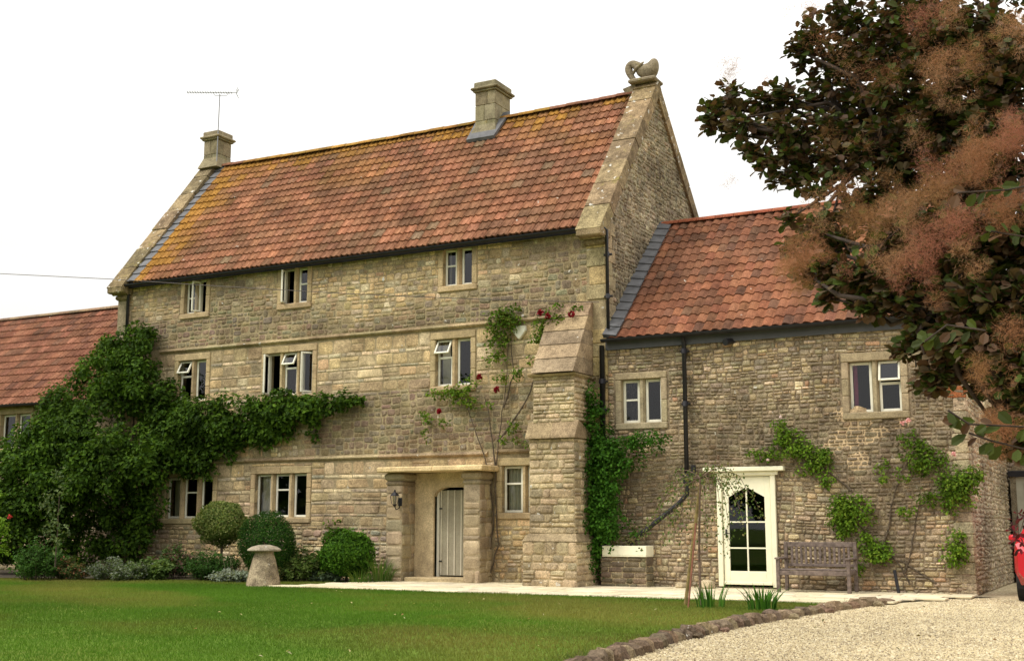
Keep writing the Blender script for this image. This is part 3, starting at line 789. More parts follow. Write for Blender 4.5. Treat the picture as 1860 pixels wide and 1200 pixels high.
def wedge(mb, x0, x1, ya, za, yb, zb, th, c, ov=.04):
    mb.hexa([(x0-ov, ya, za-th), (x1+ov, ya, za-th), (x1+ov, .0, za-th), (x0-ov, .0, za-th), (x0-ov, ya, za), (x1+ov, ya, za), (x1+ov, yb, zb), (x0-ov, yb, zb)], c)
bt.hexa([(-11.52, -1.18, .92), (-10.28, -1.18, .92), (-10.28, 0, .92), (-11.52, 0, .92), (-11.42, -1.06, 1.07), (-10.36, -1.06, 1.07), (-10.36, 0, 1.07), (-11.42, 0, 1.07)], jitc(cw))
for x0, x1 in ((-11.46, -10.9), (-10.896, -10.33)):
    bt.hexa([(x0, -1.14, 2.98), (x1, -1.14, 2.98), (x1, 0, 2.98), (x0, 0, 2.98), (x0, -1.13, 3.02), (x1, -1.13, 3.02), (x1, -.94, 3.34), (x0, -.94, 3.34)], jitc((.28, .22, .14)))
    bt.face([(x0, -.94, 3.34), (x1, -.94, 3.34), (x1, 0, 3.34), (x0, 0, 3.34)], cw)
# steep weathered top in overlapping slab courses
bt.hexa([(-11.42, -1.02, 4.26), (-10.36, -1.02, 4.26), (-10.36, 0, 4.26), (-11.42, 0, 4.26), (-11.44, -1.07, 4.30), (-10.34, -1.07, 4.30), (-10.34, 0, 4.30), (-11.38, 0, 4.37)], jitc(cw))
N_ = 5; ya, za, yb, zb = -1.02, 4.34, -.06, 5.92
for k in range(N_):
    t0, t1 = k/N_, (k+1)/N_; y0_, y1_ = ya+(yb-ya)*t0, ya+(yb-ya)*t1; z0_, z1_ = za+(zb-za)*t0, za+(zb-za)*t1
    c = jitc(pick([((.30, .235, .15), 3), ((.26, .21, .14), 2), ((.33, .27, .17), 1)]), .08)
    bt.hexa([(-11.37, y0_-.018, z0_), (-10.41, y0_-.018, z0_), (-10.41, .0, z0_), (-11.37, .0, z0_), (-11.37, y1_-.0, z1_-.004), (-10.41, y1_-.0, z1_-.004), (-10.41, .0, z1_-.004), (-11.37, .0, z1_-.004)], c)
bt.build('buttress', M['rubble'], house)

# porch
pc = MB()
pk = dict(depth=.014, gap=.012, warp=.0, jit=.008, rnd=.16)
pcol = lambda u, v: jitc(pick([((.36, .30, .19), 4), ((.29, .25, .165), 3), ((.42, .36, .24), 2), ((.24, .21, .15), 1)]), .1)
for x0, x1 in ((-15.22, -14.80), (-13.24, -12.84)):
    pier(pc, x0, x1, -.56, 0, 0.0, 2.1, (.2, .34), (.20, .42), pcol, **pk)
    pc.box(x0-.02, x1+.02, -.59, 0, 2.10, 2.20, jitc((.26, .22, .14)), bev=.03)
    pc.box(x0-.05, x1+.05, -.63, 0, 2.203, 2.38, jitc((.28, .235, .15)), bev=.05)
# smooth back wall with doorway surround, split round the opening
dx0, dx1, dz0, dz1 = doorh
bc2 = (.48, .40, .25)
pc.box(-14.80, dx0, -.06, .2, 0.0, 2.38, bc2, bev=.01); pc.box(dx1, -13.24, -.06, .2, .0, 2.38, bc2, bev=.01)
arch = MB_ = None
pc.box(dx0+.001, dx1-.001, -.062, .2, dz1, 2.38, bc2)
for sgn, xa in ((1, dx0), (-1, dx1)):   # four-centred head: two haunches
    pts = [(xa, dz1), (xa+sgn*.26, dz1), (xa+sgn*.12, dz1-.04), (xa+sgn*.03, dz1-.12), (xa, dz1-.2)]
    pc.grid([[(a, -.055, b) for a, b in pts], [(a, .2, b) for a, b in pts]], bc2, True); pc.face([(a, -.055, b) for a, b in pts], bc2)
pc.box(-14.78, -13.26, -.5, .1, .0, .12, (.42, .35, .21), bev=.02)
porch = pc.build('porch', M['dressed'], house)
pr = MB(); 
for a, b in ((-15.34, -13.9), (-13.896, -12.66)): pr.box(a, b, -.80, .0, 2.385, 2.50, (.62, .50, .28), bev=.02, jit=.006)
pr.build('canopy_slab', M['dressed'], porch)
dr = MB()
dr.box(dx0+.0, dx0+.06, .08, .16, .12, dz1-.05, (1, 1, 1)); dr.build('door_frame', M['white'], porch)
dd = MB(); xa, xb = dx0+.10, dx1-.02
n = 5; pw = (xb-xa)/n
for k in range(n):
    dd.box(xa+k*pw+.004, xa+(k+1)*pw-.004, .12, .15, .15, dz1-.06+.0, (.36, .33, .25))
for k in range(n+1): dd.box(xa+k*pw-.014, xa+k*pw+.014, .10, .155, .15, dz1-.055, (.68, .64, .52), bev=.004)
dd.box(xa, xb, .155, .17, .14, dz1-.06, (.36, .33, .25))
door = dd.build('door', M['door'], porch)
hn = MB(); hn.tube([(xb-.06, .09, 1.02), (xb-.06, .05, 1.02), (xb-.06, .05, 1.12), (xb-.06, .09, 1.12)], .008, 6)
hn.build('door_handle', M['black'], door)
for z in (.45, 1.6): hn = MB(); hn.box(dx0+.06, dx0+.13, .09, .1, z-.015, z+.015); hn.build('hinge', M['black'], door)
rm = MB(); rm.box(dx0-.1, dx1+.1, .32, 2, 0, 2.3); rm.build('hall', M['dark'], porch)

# ---------------------------------------------------------------- things fixed on the main house
lx, lz = W(717, 905, -.72)
lan = empty('wall_lantern', (lx, -.6, lz), 'small black iron carriage lantern hanging on the left porch pillar', 'lantern')
a = MB()
for s in (-1, 1):
    for t in (-1, 1): a.tube([(lx+s*.045, -.72+t*.045, lz-.12), (lx+s*.07, -.72+t*.07, lz+.06)], .007, 5)
a.lathe([(.02, lz-.17), (.05, lz-.13), (.05, lz-.12), (.03, lz-.118)], lx, -.72, 8); a.lathe([(.10, lz+.06), (.095, lz+.075), (.05, lz+.13), (.02, lz+.15), (.02, lz+.18), (.004, lz+.2)], lx, -.72, 8)
a.build('lantern_cage', M['black'], lan)
a = MB(); a.tube([(lx, -.72, lz-.16), (lx, -.66, lz-.24), (lx+.03, -.575, lz-.2), (lx+.05, -.575, lz-.05)], .012, 6); a.box(lx+.0, lx+.1, -.585, -.57, lz-.16, lz+.02, bev=.01); a.build('bracket', M['black'], lan)
a = MB(); a.lathe([(.04, lz-.11), (.062, lz+.055)], lx, -.72, 6); a.build('glass_panes', M['glass'], lan)

ax, az = W(942, 602, -.1)
al = MB(); pts = [(-.15, .13), (.15, .13), (.17, .02), (.02, -.16), (-.02, -.16), (-.17, .02)]
al.grid([[(ax+x, -.02, az+z) for x, z in pts], [(ax+x*1.0, -.085, az+z*1.0) for x, z in pts], [(ax+x*.9, -.10, az+z*.9) for x, z in pts]], (1, 1, 1), True); al.face([(ax+x*.9, -.10, az+z*.9) for x, z in pts])
o = al.build('alarm_box', M['white'], None, (ax, 0, az)); tag(o, 'white hexagonal alarm box behind rose leaves high on the wall', 'alarm box')

# carved beast on the right gable apex
sx, sz = -10.42, 11.9
st = empty('stone_beast', (sx, RY, sz), 'weathered carved stone beast crouching on the gable apex', 'statue')
def skin_obj(name, pts, edges, mat, parent, sub=2):
    me = bpy.data.meshes.new(name); off = Vector((0, 0, 0)); p = parent
    while p: off += p.location; p = p.parent
    me.from_pydata([tuple(Vector(q[:3])-off) for q in pts], edges, []); me.materials.append(mat)
    o = bpy.data.objects.new(name, me); col.objects.link(o); o.parent = parent
    m = o.modifiers.new('Skin', 'SKIN'); m.use_smooth_shade = True
    sk = me.skin_vertices[0].data if me.skin_vertices else None
    if sk is None:
        import bmesh
        b = bmesh.new(); b.from_mesh(me); b.verts.layers.skin.verify(); b.to_mesh(me); b.free(); sk = me.skin_vertices[0].data
    for k, q in enumerate(pts): sk[k].radius = (q[3], q[4] if len(q) > 4 else q[3])
    sk[0].use_root = True
    s = o.modifiers.new('Sub', 'SUBSURF'); s.levels = sub; s.render_levels = sub
    return o
S = lambda px, py, r, dy=0: (*[W(px, py, RY+dy)[0], RY+dy, W(px, py, RY+dy)[1]], r)
bp_old = [S(1170, 129, .15), S(1160, 126, .13), S(1152, 121, .15), S(1145, 123, .16), S(1146, 135, .09), S(1153, 146, .06), S(1160, 149, .06, -.05),
      S(1180, 130, .17), S(1187, 122, .17), S(1189, 113, .12), S(1187, 107, .07), S(1183, 141, .09), S(1192, 144, .06, -.06), S(1178, 142, .07, .1), S(1190, 145, .05, .12)]
bp = [S(1172, 131, .13), S(1164, 126, .12), S(1155, 119, .10), S(1148, 116, .09), S(1142, 121, .09), S(1142, 130, .09), S(1146, 139, .07), S(1152, 146, .055), S(1159, 149, .045, -.04),
      S(1180, 131, .16), S(1186, 124, .15), S(1188, 114, .11), S(1188, 106, .055), S(1183, 141, .07), S(1192, 143, .045, -.06), S(1172, 140, .06, .1)]
be_old = [(0, 1), (1, 2), (2, 3), (3, 4), (4, 5), (5, 6), (0, 7), (7, 8), (8, 9), (9, 10), (7, 11), (11, 12), (7, 13), (13, 14)]
M['statue'] = stone_mat('statue_stone', .7, 0, 9, 3, lichen=((.20, .17, .04), .56), base=(.27, .23, .17))
be = [(0, 1), (1, 2), (2, 3), (3, 4), (4, 5), (5, 6), (6, 7), (7, 8), (0, 9), (9, 10), (10, 11), (11, 12), (9, 13), (13, 14), (9, 15)]
bp = [(*q[:3], q[3]*1.22) for q in bp]
skin_obj('beast_body', bp, be, M['statue'], st)
tb = MB(); tb.tube([S(1150, 134, 0)[:3], S(1156, 124, 0, -.14)[:3], S(1163, 118, 0, -.16)[:3], S(1169, 113, 0, -.1)[:3]], [.035, .04, .035, .02], 8); tb.build('tail', M['statue'], st, smooth=True)
pb = MB(); pb.box(sx-.30, sx+.40, RY-.30, RY+.3, 11.80, 11.90, (1, 1, 1), bev=.03); pb.hexa([(sx-.42, RY-.12, 11.60), (sx-.2, RY-.12, 11.5), (sx-.2, RY+.12, 11.5), (sx-.42, RY+.12, 11.6), (sx-.50, RY-.14, 11.74), (sx-.16, RY-.14, 11.82), (sx-.16, RY+.14, 11.82), (sx-.50, RY+.14, 11.74)])
pb.build('plinth', M['statue'], st)

# aerial
ae = empty('tv_aerial', (-23.62, 3.0, 12.2), 'thin television aerial on a mast strapped to the left chimney', 'aerial')
a = MB(); xm = -23.63; a.tube([(xm-.02, 2.86, 11.7), (xm, 2.86, 13.74)], .016, 6); a.build('mast', M['metal'], ae)
BU = (math.cos(rad(30)), math.sin(rad(30)))
bp_ = lambda t, z=13.79, o=0: (xm+BU[0]*t-BU[1]*o, 2.86+BU[1]*t+BU[0]*o, z)
a = MB(); a.tube([bp_(-.97), bp_(.50)], .011, 5); a.tube([bp_(-.2), bp_(-.15, 13.70), bp_(.2, 13.70), bp_(.25)], .008, 5); a.build('boom', M['metal'], ae)
a = MB()
for k in range(18): a.tube([bp_(-.94+k*.075, o=-.16), bp_(-.94+k*.075, o=.16)], .006, 4); a.tube([bp_(-.94+k*.075, 13.765), bp_(-.94+k*.075, 13.815)], .007, 4)
a.build('elements', M['metal'], ae)
a = MB()
for dz in (-.11, -.055, .055, .11): a.tube([bp_(.47+abs(dz)*.5, 13.79+dz, -.16), bp_(.47+abs(dz)*.5, 13.79+dz, .16)], .009, 4)
a.tube([bp_(.53, 13.68), bp_(.47), bp_(.53, 13.90)], .01, 4); a.build('reflector', M['metal'], ae)

# overhead wire
wr = MB(); wp = []
for px_, py_, yy in ((-260, 487, -1.6), (0, 497, -1.3), (205, 507, -1.0), (370, 518, -.8), (625, 533, -.5), (860, 543, -.25), (1088, 549, -.10)):
    a, b = W(px_, py_, yy); wp.append((a, yy, b))
wr.tube(wp, .009, 5); o = wr.build('overhead_wire', plain('cable', (.10, .08, .07), .6), None, wp[-1]); tag(o, 'thin black overhead cable crossing in front of the top floor', 'cable')

# ================================================================ RIGHT WING
WX0, WX1 = -10.12, -3.05; WE = 4.98; WRY, WRZ = 3.35, 8.28
wing = empty('cottage_wing', (-6.6, 0, 0), 'lower grey rubble stone cottage range with red pantile roof right of the tall house', 'house')
ww1 = (-9.80, -8.92, 3.32, 4.22); ww2 = (-5.12, -4.16, 3.34, 4.30); wd = (-7.78, -6.60, .06, 2.27)
whol = [ww1, ww2, wd]; wsh = [(h[0]-.165, h[1]+.165, h[2]-.145, h[3]+.18) for h in whol[:2]]+[(wd[0], wd[1], 0, wd[3])]
ww = MB(); mp = front(.04)
sheet(ww, mp, WX0+.02, WX1, -.05, WE+.05, whol, (.24, .20, .14))
for h in whol: reveals(ww, mp, h, (.3, .26, .18))
rub(ww, mp, WX0+.02, WX1, 0, WE+.03, wsh, (.05, .125), (.08, .28), wing_col, depth=.024, gap=.011, jit=.02, warp=.08, rnd=.22, tilt=.12)
for k in range(26):
    pu, pv = R.gauss(-5.05, .28), R.gauss(2.85, .24); ww.face([mp(pu+R.uniform(.12, .22)*math.cos(t_), pv+R.uniform(.10, .18)*math.sin(t_), .002+k*.0002) for t_ in [6.283*q/9 for q in range(9)]], (.50, .40, .26))
polyW = [(.04, 0), (9.9, 0), (9.9, 2.45), (8.3, 3.4), (WRY, WRZ), (.04, WE)]
gw = MB(); gw.face([east(WX1)(a, b, 0) for a, b in polyW], (.27, .245, .18))
rub(gw, east(WX1), .04, 9.9, 0, WRZ, (), (.05, .14), (.07, .22), lambda u, v: jitc(pick([((.34, .305, .22), 4), ((.30, .27, .20), 4), ((.40, .36, .26), 2)]), .12), depth=.022, gap=.008, jit=.02, poly=polyW, warp=.05, rnd=.34, tilt=.12)
gw.build('gable_wall', M['gend'], wing)
z = 0; k = 0
while z < 4.8:   # quoins at the far corner
    h = R.uniform(.10, .24); L = R.uniform(.2, .42); c = jitc((.35, .31, .21), .15)
    if abs(z+h/2-3.6) < .1: c = (.30, .115, .05); L = .3
    ww.box(WX1-L, WX1+.018, .012, .3, z+.004, z+h-.006, c, bev=.015, jit=.006); z += h; k += 1
ww.build('wall', M['gable'], wing)
window(wing, *ww1[:2], *ww1[2:], [dict(t='fixed', bar=3.80), dict(t='fixed')], y=.04, lintel=.14, cols=(.36, .31, .20), fr=.055)
w2 = window(wing, *ww2[:2], *ww2[2:], [dict(t='fixed', cur=(.0, .34, 3, 'pink')), dict(t='vent', s=.42, a=14)], y=.04, cols=(.33, .28, .18), fr=.05)
wr_ = MB()
tile_roof(wr_, WX0+.12, WX1-.0, -.12, WE+.10, WRY, WRZ, 15, .205, prof_pan, tile_wing, amp=.042, seg=8, thick=.028, lap=.16, jit=.006)
wr_.face([(WX0, -.10, WE+.04), (WX1, -.10, WE+.04), (WX1, WRY, WRZ-.04), (WX0, WRY, WRZ-.04)], (.10, .05, .03))
wr_.face([(WX0, WRY, WRZ-.02), (WX1, WRY, WRZ-.02), (WX1, 8.4, 3.38), (WX0, 8.4, 3.38)], (.2, .09, .06))
wr_.face([(WX0, 8.4, 3.38), (WX1, 8.4, 3.38), (WX1, 10.0, 2.4), (WX0, 10.0, 2.4)], (.2, .09, .06))
wroof = wr_.build('roof', M['tile'], wing)
rt = MB(); x = WX0+.05
while x < WX1:
    c = jitc((.32, .11, .06), .15); rows = [[(x+q, WRY+math.cos(a)*.13, WRZ+.0+math.sin(a)*.10) for a in [math.pi*t/8 for t in range(9)]] for q in (0.0, .44)]
    rt.grid(rows, c); rt.face(rows[0], c); x += .45
rt.build('ridge_tiles', M['tile'], wroof)
ld = MB(); n = 15
for k in range(n):
    A = lambda x, t, o: slope_pt(x, t, o, (-.12, WE+.10), (WRY, WRZ))
    ld.hexa([A(WX0+.01, k/n, .03), A(WX0+.30, k/n, .05), A(WX0+.30, (k+1)/n, .04), A(WX0+.01, (k+1)/n, .03), A(WX0+.01, k/n, .14), A(WX0+.30, k/n, .085), A(WX0+.30, (k+1)/n+.01, .06), A(WX0+.01, (k+1)/n+.01, .11)])
ld.build('lead_flashing', M['lead'], wroof)
g2 = MB(); gutter(g2, WX0-.02, WX1+.05, -.20, WE+.09, .065); g2.build('gutter', M['black'], wing)
g2 = MB(); g2.box(WX0+.0, WX1+.02, -.03, .01, WE-.12, WE-.02); g2.box(WX0+.0, WX1+.02, -.035, .0, WE-.018, WE+.07); g2.build('fascia', M['fascia'], wing)
px_ = -8.36
downpipe([(px_, -.18, WE+.04), (px_, -.09, WE-.1), (px_, -.09, 2.25)], .045, wing, brackets=[(px_, -.09, 4.72), (px_, -.09, 3.65)])
a = MB(); a.box(px_-.07, px_+.09, -.16, 0.0, 2.05, 2.26, bev=.02); a.tube([(px_+.0, -.1, 2.06), (px_+.0, -.1, 1.85), (px_-.18, -.1, 1.66), (-9.45, -.1, 1.0), (-9.6, -.12, .85)], .05, 8)
a.tube([(px_+.14, -.08, 2.2), (px_+.14, -.08, 2.42)], .05, 8); a.build('drain_pipe', M['black'], wing, smooth=False)
# right wing door
dw = MB(); x0, x1, z0, z1 = wd; yd = .0
dw.box(x0, x0+.10, -.02, .12, .06, 2.27, bev=.008); dw.box(x1-.10, x1, -.02, .12, .06, 2.27, bev=.008); dw.box(x0+.10, x1-.10, -.018, .12, 2.18, 2.27, bev=.006)
dfr = dw.build('glazed_door', M['cream'], wing); 
dl = MB()
a0, a1 = x0+.11, x1-.11; s = .12
dl.box(a0, a0+s, .02, .07, .12, 2.17, bev=.006); dl.box(a1-s, a1, .02, .07, .12, 2.17, bev=.006); dl.box(a0+s, a1-s, .022, .068, .12, .36, bev=.004)
dl.box(a0, a1, -.005, .02, .10, .16, bev=.008)
g0, g1 = a0+s, a1-s; gm_ = (g0+g1)/2; zt = 1.98
# pointed head: solid panel above two sloped edges
hz = 1.78
for sgn, ga in ((1, g0), (-1, g1)):
    pts = [(ga, hz), (gm_, zt), (gm_, 2.17), (ga, 2.17)]
    dl.grid([[(p, .022, q) for p, q in pts], [(p, .066, q) for p, q in pts]], closed=True); dl.face([(p, .022, q) for p, q in pts])
dl.box(gm_-.014, gm_+.014, .026, .064, .36, zt-.005)
for z in (.80, 1.30): dl.box(g0, g1, .028, .062, z-.014, z+.014)
dleaf = dl.build('door_leaf', M['cream'], dfr)
a = MB(); a.face([(g0, .045, .36), (g1, .045, .36), (g1, .045, hz), (gm_, .045, zt), (g0, .045, hz)]); a.build('pane', M['glass'], dfr)
a = MB(); a.tube([(a0+.06, .015, 1.08), (a0+.06, -.03, 1.08), (a0+.14, -.03, 1.08)], .009, 6); a.build('door_handle', M['black'], dfr); a = MB(); a.box(a0+.045, a0+.075, .0, .018, 1.0, 1.16); a.build('handle_plate', M['black'], dfr)
a = MB(); a.box(x0-.24, x1+.20, -.12, .04, 2.275, 2.36, bev=.01); a.box(x0-.04, x1+.06, -.05, .03, 2.20, 2.272, bev=.006); a.build('door_hood', M['cream'], dfr)
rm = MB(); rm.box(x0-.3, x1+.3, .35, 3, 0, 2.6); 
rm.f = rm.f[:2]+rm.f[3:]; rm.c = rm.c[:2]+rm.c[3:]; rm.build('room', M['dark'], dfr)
fx, fz = W(1320, 619, -.15)
a = MB(); a.tube([(fx+.08, .04, fz+.02), (fx+.03, -.08, fz), (fx-.02, -.2, fz-.03)], [.05, .06, .07], 10); o = a.build('security_light', M['black'], None, (fx, 0, fz)); tag(o, 'small black floodlight fixed to the wall below the low gutter', 'wall light')

# ================================================================ LEFT WING
LX1 = HX0-.02; LX0 = -44; LY = .3; LE = 4.60; LRY, LRZ = 3.5, 7.82
lw = empty('left_range', (-30, 0, 0), 'low range with pale red tile roof mostly hidden behind the creeper at far left', 'house')
lh = (-28.95, -27.75, 3.35, 4.32)
a = MB(); mp = front(LY); sheet(a, mp, LX0, LX1, -.05, LE+.05, [lh], MORT); reveals(a, mp, lh, MORT)
stones(a, mp, -33, LX1, 0, LE, [(lh[0]-.165, lh[1]+.165, lh[2]-.145, lh[3]+.18)], (.09, .2), (.15, .45), wing_col, depth=.02, gap=.014, warp=.03)
a.face([east(LX1-.3)(p, q, 0) for p, q in ((LY, 0), (7, 0), (7, LE), (LRY, LRZ-.1), (LY, LE))], MORT); a.face([west(LX0)(p, q, 0) for p, q in ((LY, 0), (7, 0), (7, LE), (LRY, LRZ-.1), (LY, LE))], MORT)
a.build('wall', M['gable'], lw)
window(lw, *lh[:2], *lh[2:], [dict(), dict()], y=LY)
a = MB(); tile_roof(a, -34.0, LX1+.0, LY-.25, LE-.05, LRY, LRZ, 13, .30, prof_roman, tile_left, amp=.036, seg=12, thick=.042)
a.face([(LX0, LY-.2, LE-.1), (LX1, LY-.2, LE-.1), (LX1, LRY, LRZ-.04), (LX0, LRY, LRZ-.04)], (.2, .09, .06)); a.face([(LX0, LRY, LRZ-.03), (LX1, LRY, LRZ-.03), (LX1, 7.2, LE), (LX0, 7.2, LE)], (.2, .09, .06))
lroof = a.build('roof', M['tile'], lw)
a = MB(); x = -34
while x < LX1-.1:
    c = jitc((.27, .20, .13), .15); rows = [[(x+q, LRY+math.cos(t_)*.14, LRZ-.01+math.sin(t_)*.10) for t_ in [math.pi*t/8 for t in range(9)]] for q in (0.0, .44)]
    a.grid(rows, c); a.face(rows[0], c); x += .45
a.build('ridge_tiles', M['tile'], lroof)
a = MB(); gutter(a, -40, LX1, LY-.32, LE-.04, .06); a.build('gutter', M['black'], lw)

# ================================================================ OUTBUILDING AND CAR
gx0, gx1, gy0, gy1 = -2.98, .6, 5.9, 12.0
gar = empty('garage', (-1.2, 5.9, 0), 'small outbuilding with grey green door and black lintel past the far corner', 'outbuilding')
a = MB(); a.box(gx0+.0, gx0+.12, gy0, gy1, 0, 2.3, (.2, .18, .13)); a.box(gx1-.3, gx1, gy0, gy1, 0, 2.3, (.2, .18, .13)); a.box(gx0, gx1, gy1, gy1+.2, 0, 2.3, (.2, .18, .13))
a.hexa([(gx0, gy0, 2.43), (gx1, gy0, 2.43), (gx1, gy0+.25, 2.43), (gx0, gy0+.25, 2.43), (-1.3, gy0, 4.2), (-1.1, gy0, 4.2), (-1.1, gy0+.25, 4.2), (-1.3, gy0+.25, 4.2)], (.25, .22, .15)); a.build('wall', M['gable'], gar)
a = MB(); a.box(gx0+.12, gx1-.3, gy0+.05, gy0+.10, .05, 2.28)
for x in np.arange(gx0+.2, gx1-.4, .75):
    for z in (.2, 1.25): a.box(x+.08, x+.66, gy0+.03, gy0+.052, z, z+.9, bev=.012)
a.build('garage_door', plain('sage_paint', (.38, .37, .29), .5, .08), gar)
a = MB(); a.box(gx0-.03, gx1+.05, gy0-.06, gy0+.12, 2.29, 2.42, bev=.01); a.build('lintel', M['black'], gar)
a = MB(); 
for s, xe in ((1, gx0+.55), (-1, gx1+.15)):
    a.hexa([(xe, gy0-.1, 2.55), (-1.2, gy0-.1, 4.25), (-1.2, gy1+.2, 4.25), (xe, gy1+.2, 2.55), (xe, gy0-.1, 2.65), (-1.2, gy0-.1, 4.36), (-1.2, gy1+.2, 4.36), (xe, gy1+.2, 2.65)], (.38, .13, .08))
a.build('roof', M['tile'], gar)

cx0 = G(1849, 1090)[0]; cxm = cx0+.86; cy0 = G(1856, 1093)[1]-.35
car = empty('red_car', (cxm, cy0+2, 0), 'glossy red car parked at the far right edge of the gravel drive', 'car')
# body as lofted sections along y
prof = [(0.0, .62, .74, .86, .70), (.25, .80, .82, .98, .80), (.9, .84, .86, 1.02, .84), (1.4, .85, .86, 1.42, .66), (2.6, .85, .86, 1.48, .64), (3.4, .84, .86, 1.40, .62), (3.9, .80, .84, 1.0, .78), (4.05, .66, .78, .85, .7)]
rows = []
for yy, hb, hm, top, ht in prof:
    r = []
    for sx_, zz in ((-hb*.92, .28), (-hm*1.0, .5), (-hm, .78), (-hm*.97, .95 if top > .98 else top-.05), (-ht, top-.06), (-ht*.8, top), (0, top+.02), (ht*.8, top), (ht, top-.06), (hm*.97, .95 if top > .98 else top-.05), (hm, .78), (hm, .5), (hb*.92, .28)): r.append((cxm+sx_, cy0+yy, zz))
    rows.append(r)
a = MB(); a.grid(rows, (1, 1, 1), True); a.face(rows[0]); a.face(rows[-1]); a.build('body', M['red'], car, smooth=True)
for sx_ in (-.72, .72):
    for yy in (.75, 3.25):
        a = MB(); a.tube([(cxm+sx_-.11, cy0+yy, .31), (cxm+sx_+.11, cy0+yy, .31)], .31, 20); wh = a.build('wheel', M['tyre'], car)
        b = MB(); s_ = -.115 if sx_ < 0 else .115; b.tube([(cxm+sx_+s_*.98, cy0+yy, .31), (cxm+sx_+s_*1.05, cy0+yy, .31)], .2, 14); b.build('rim', M['metal'], wh)
a = MB(); a.face([(cxm-.6, cy0+.92, 1.04), (cxm+.6, cy0+.92, 1.04), (cxm+.52, cy0+1.36, 1.42), (cxm-.52, cy0+1.36, 1.42)]); a.v = [(x, y-.02, z+.02) for x, y, z in a.v]; a.build('windscreen', plain('car_glass', (.02, .025, .03), .08, .02, spec=.8), car)
for s_ in (-1, 1):
    a = MB(); a.box(cxm+s_*.50-.13, cxm+s_*.50+.13, cy0-.02, cy0+.12, .64, .76, bev=.03); a.build('headlight', plain('lamp_lens', (.5, .5, .5), .1), car)
    a = MB(); a.box(cxm+s_*.90-.08, cxm+s_*.90+.08, cy0+1.1, cy0+1.22, .97, 1.08, bev=.03); a.build('wing_mirror', M['red'], car)

# ================================================================ GARDEN OBJECTS
# staddle stone
sx_, sy_ = G(478, 1064)
sd_ = empty('staddle_stone', (sx_, sy_, 0), 'mushroom shaped grey staddle stone standing on the lawn', 'staddle stone')
a = MB(); a.grid([[(sx_+q*math.cos(t)*(1+.06*math.cos(4*t)), sy_+q*math.sin(t)*(1+.06*math.cos(4*t)), z) for t in [2*math.pi*k/16 for k in range(16)]] for q, z in ((.37, 0), (.345, .15), (.295, .35), (.24, .55), (.20, .66), (.195, .70))], (.33, .285, .20), True); a.build('base', M['coping'], sd_, smooth=True)
a = MB(); a.lathe([(.19, .695), (.31, .705), (.345, .725), (.335, .75), (.25, .80), (.12, .835), (.03, .84)], sx_, sy_, 20, (.27, .25, .19), wob=.10); a.build('cap', M['rubble'], sd_)

# bench
bx0, bx1 = W(1416, 1065, -.75)[0], W(1550, 1065, -.75)[0]; by0, by1 = -.95, -.38
be_ = empty('garden_bench', ((bx0+bx1)/2, -.6, .03), 'dark grey weathered wooden slatted bench against the rubble wall', 'bench')
def part(name, boxes, mat, parent, bev=.006):
    mb = MB()
    for b in boxes: mb.box(*b, bev=bev)
    return mb.build(name, mat, parent)
z0 = .035; t = .065
for x in (bx0, bx1-t):
    part('leg', [(x, x+t, by0, by0+t, z0, .62)], M['bench'], be_); part('leg', [(x, x+t, by1, by1+t*.9, z0, .93)], M['bench'], be_)
    part('armrest', [(x-.015, x+t+.015, by0-.03, by1, .622, .655)], M['bench'], be_); part('side_rail', [(x+.01, x+t-.01, by0+t, by1, .36, .43)], M['bench'], be_)
part('seat', [(bx0+t, bx1-t, by0+.0, by0+.03, .34, .42)]+[(bx0+.02, bx1-.02, by0+.035+k*.105, by0+.035+k*.105+.085, .425, .447) for k in range(5)], M['bench'], be_)
part('backrest', [(bx0+t, bx1-t, by1+.005, by1+.045, .84, .93), (bx0+t, bx1-t, by1+.005, by1+.045, .48, .535)]+[(x, x+.045, by1+.01, by1+.035, .535, .84) for x in np.linspace(bx0+t+.06, bx1-t-.1, 13)], M['bench'], be_)

# wall planter + low pier beneath
px0, px1 = W(1096, 995, -.35)[0], W(1176, 995, -.35)[0]
pl = empty('planter_box', ((px0+px1)/2, -.2, .5), 'cream wooden trough planter on a low stone ledge beside the drain pipe', 'planter')
part('trough', [(px0, px1, -.42, -.39, .64, .83), (px0, px1, -.05, -.02, .64, .83), (px0, px0+.03, -.389, -.051, .64, .83), (px1-.03, px1, -.389, -.051, .64, .83), (px0, px1, -.43, -.01, .615, .637)], M['cream'], pl)
led = MB(); pier(led, px0-.05, px1-.02, -.38, .0, 0.0, .61, (.08, .16), (.14, .34), lambda u, v: jitc((.15, .13, .09), .2), **kw)
o = led.build('stone_ledge', M['rubble'], None, (px0, 0, 0)); tag(o, 'low dark rubble ledge carrying the cream trough planter', 'ledge')

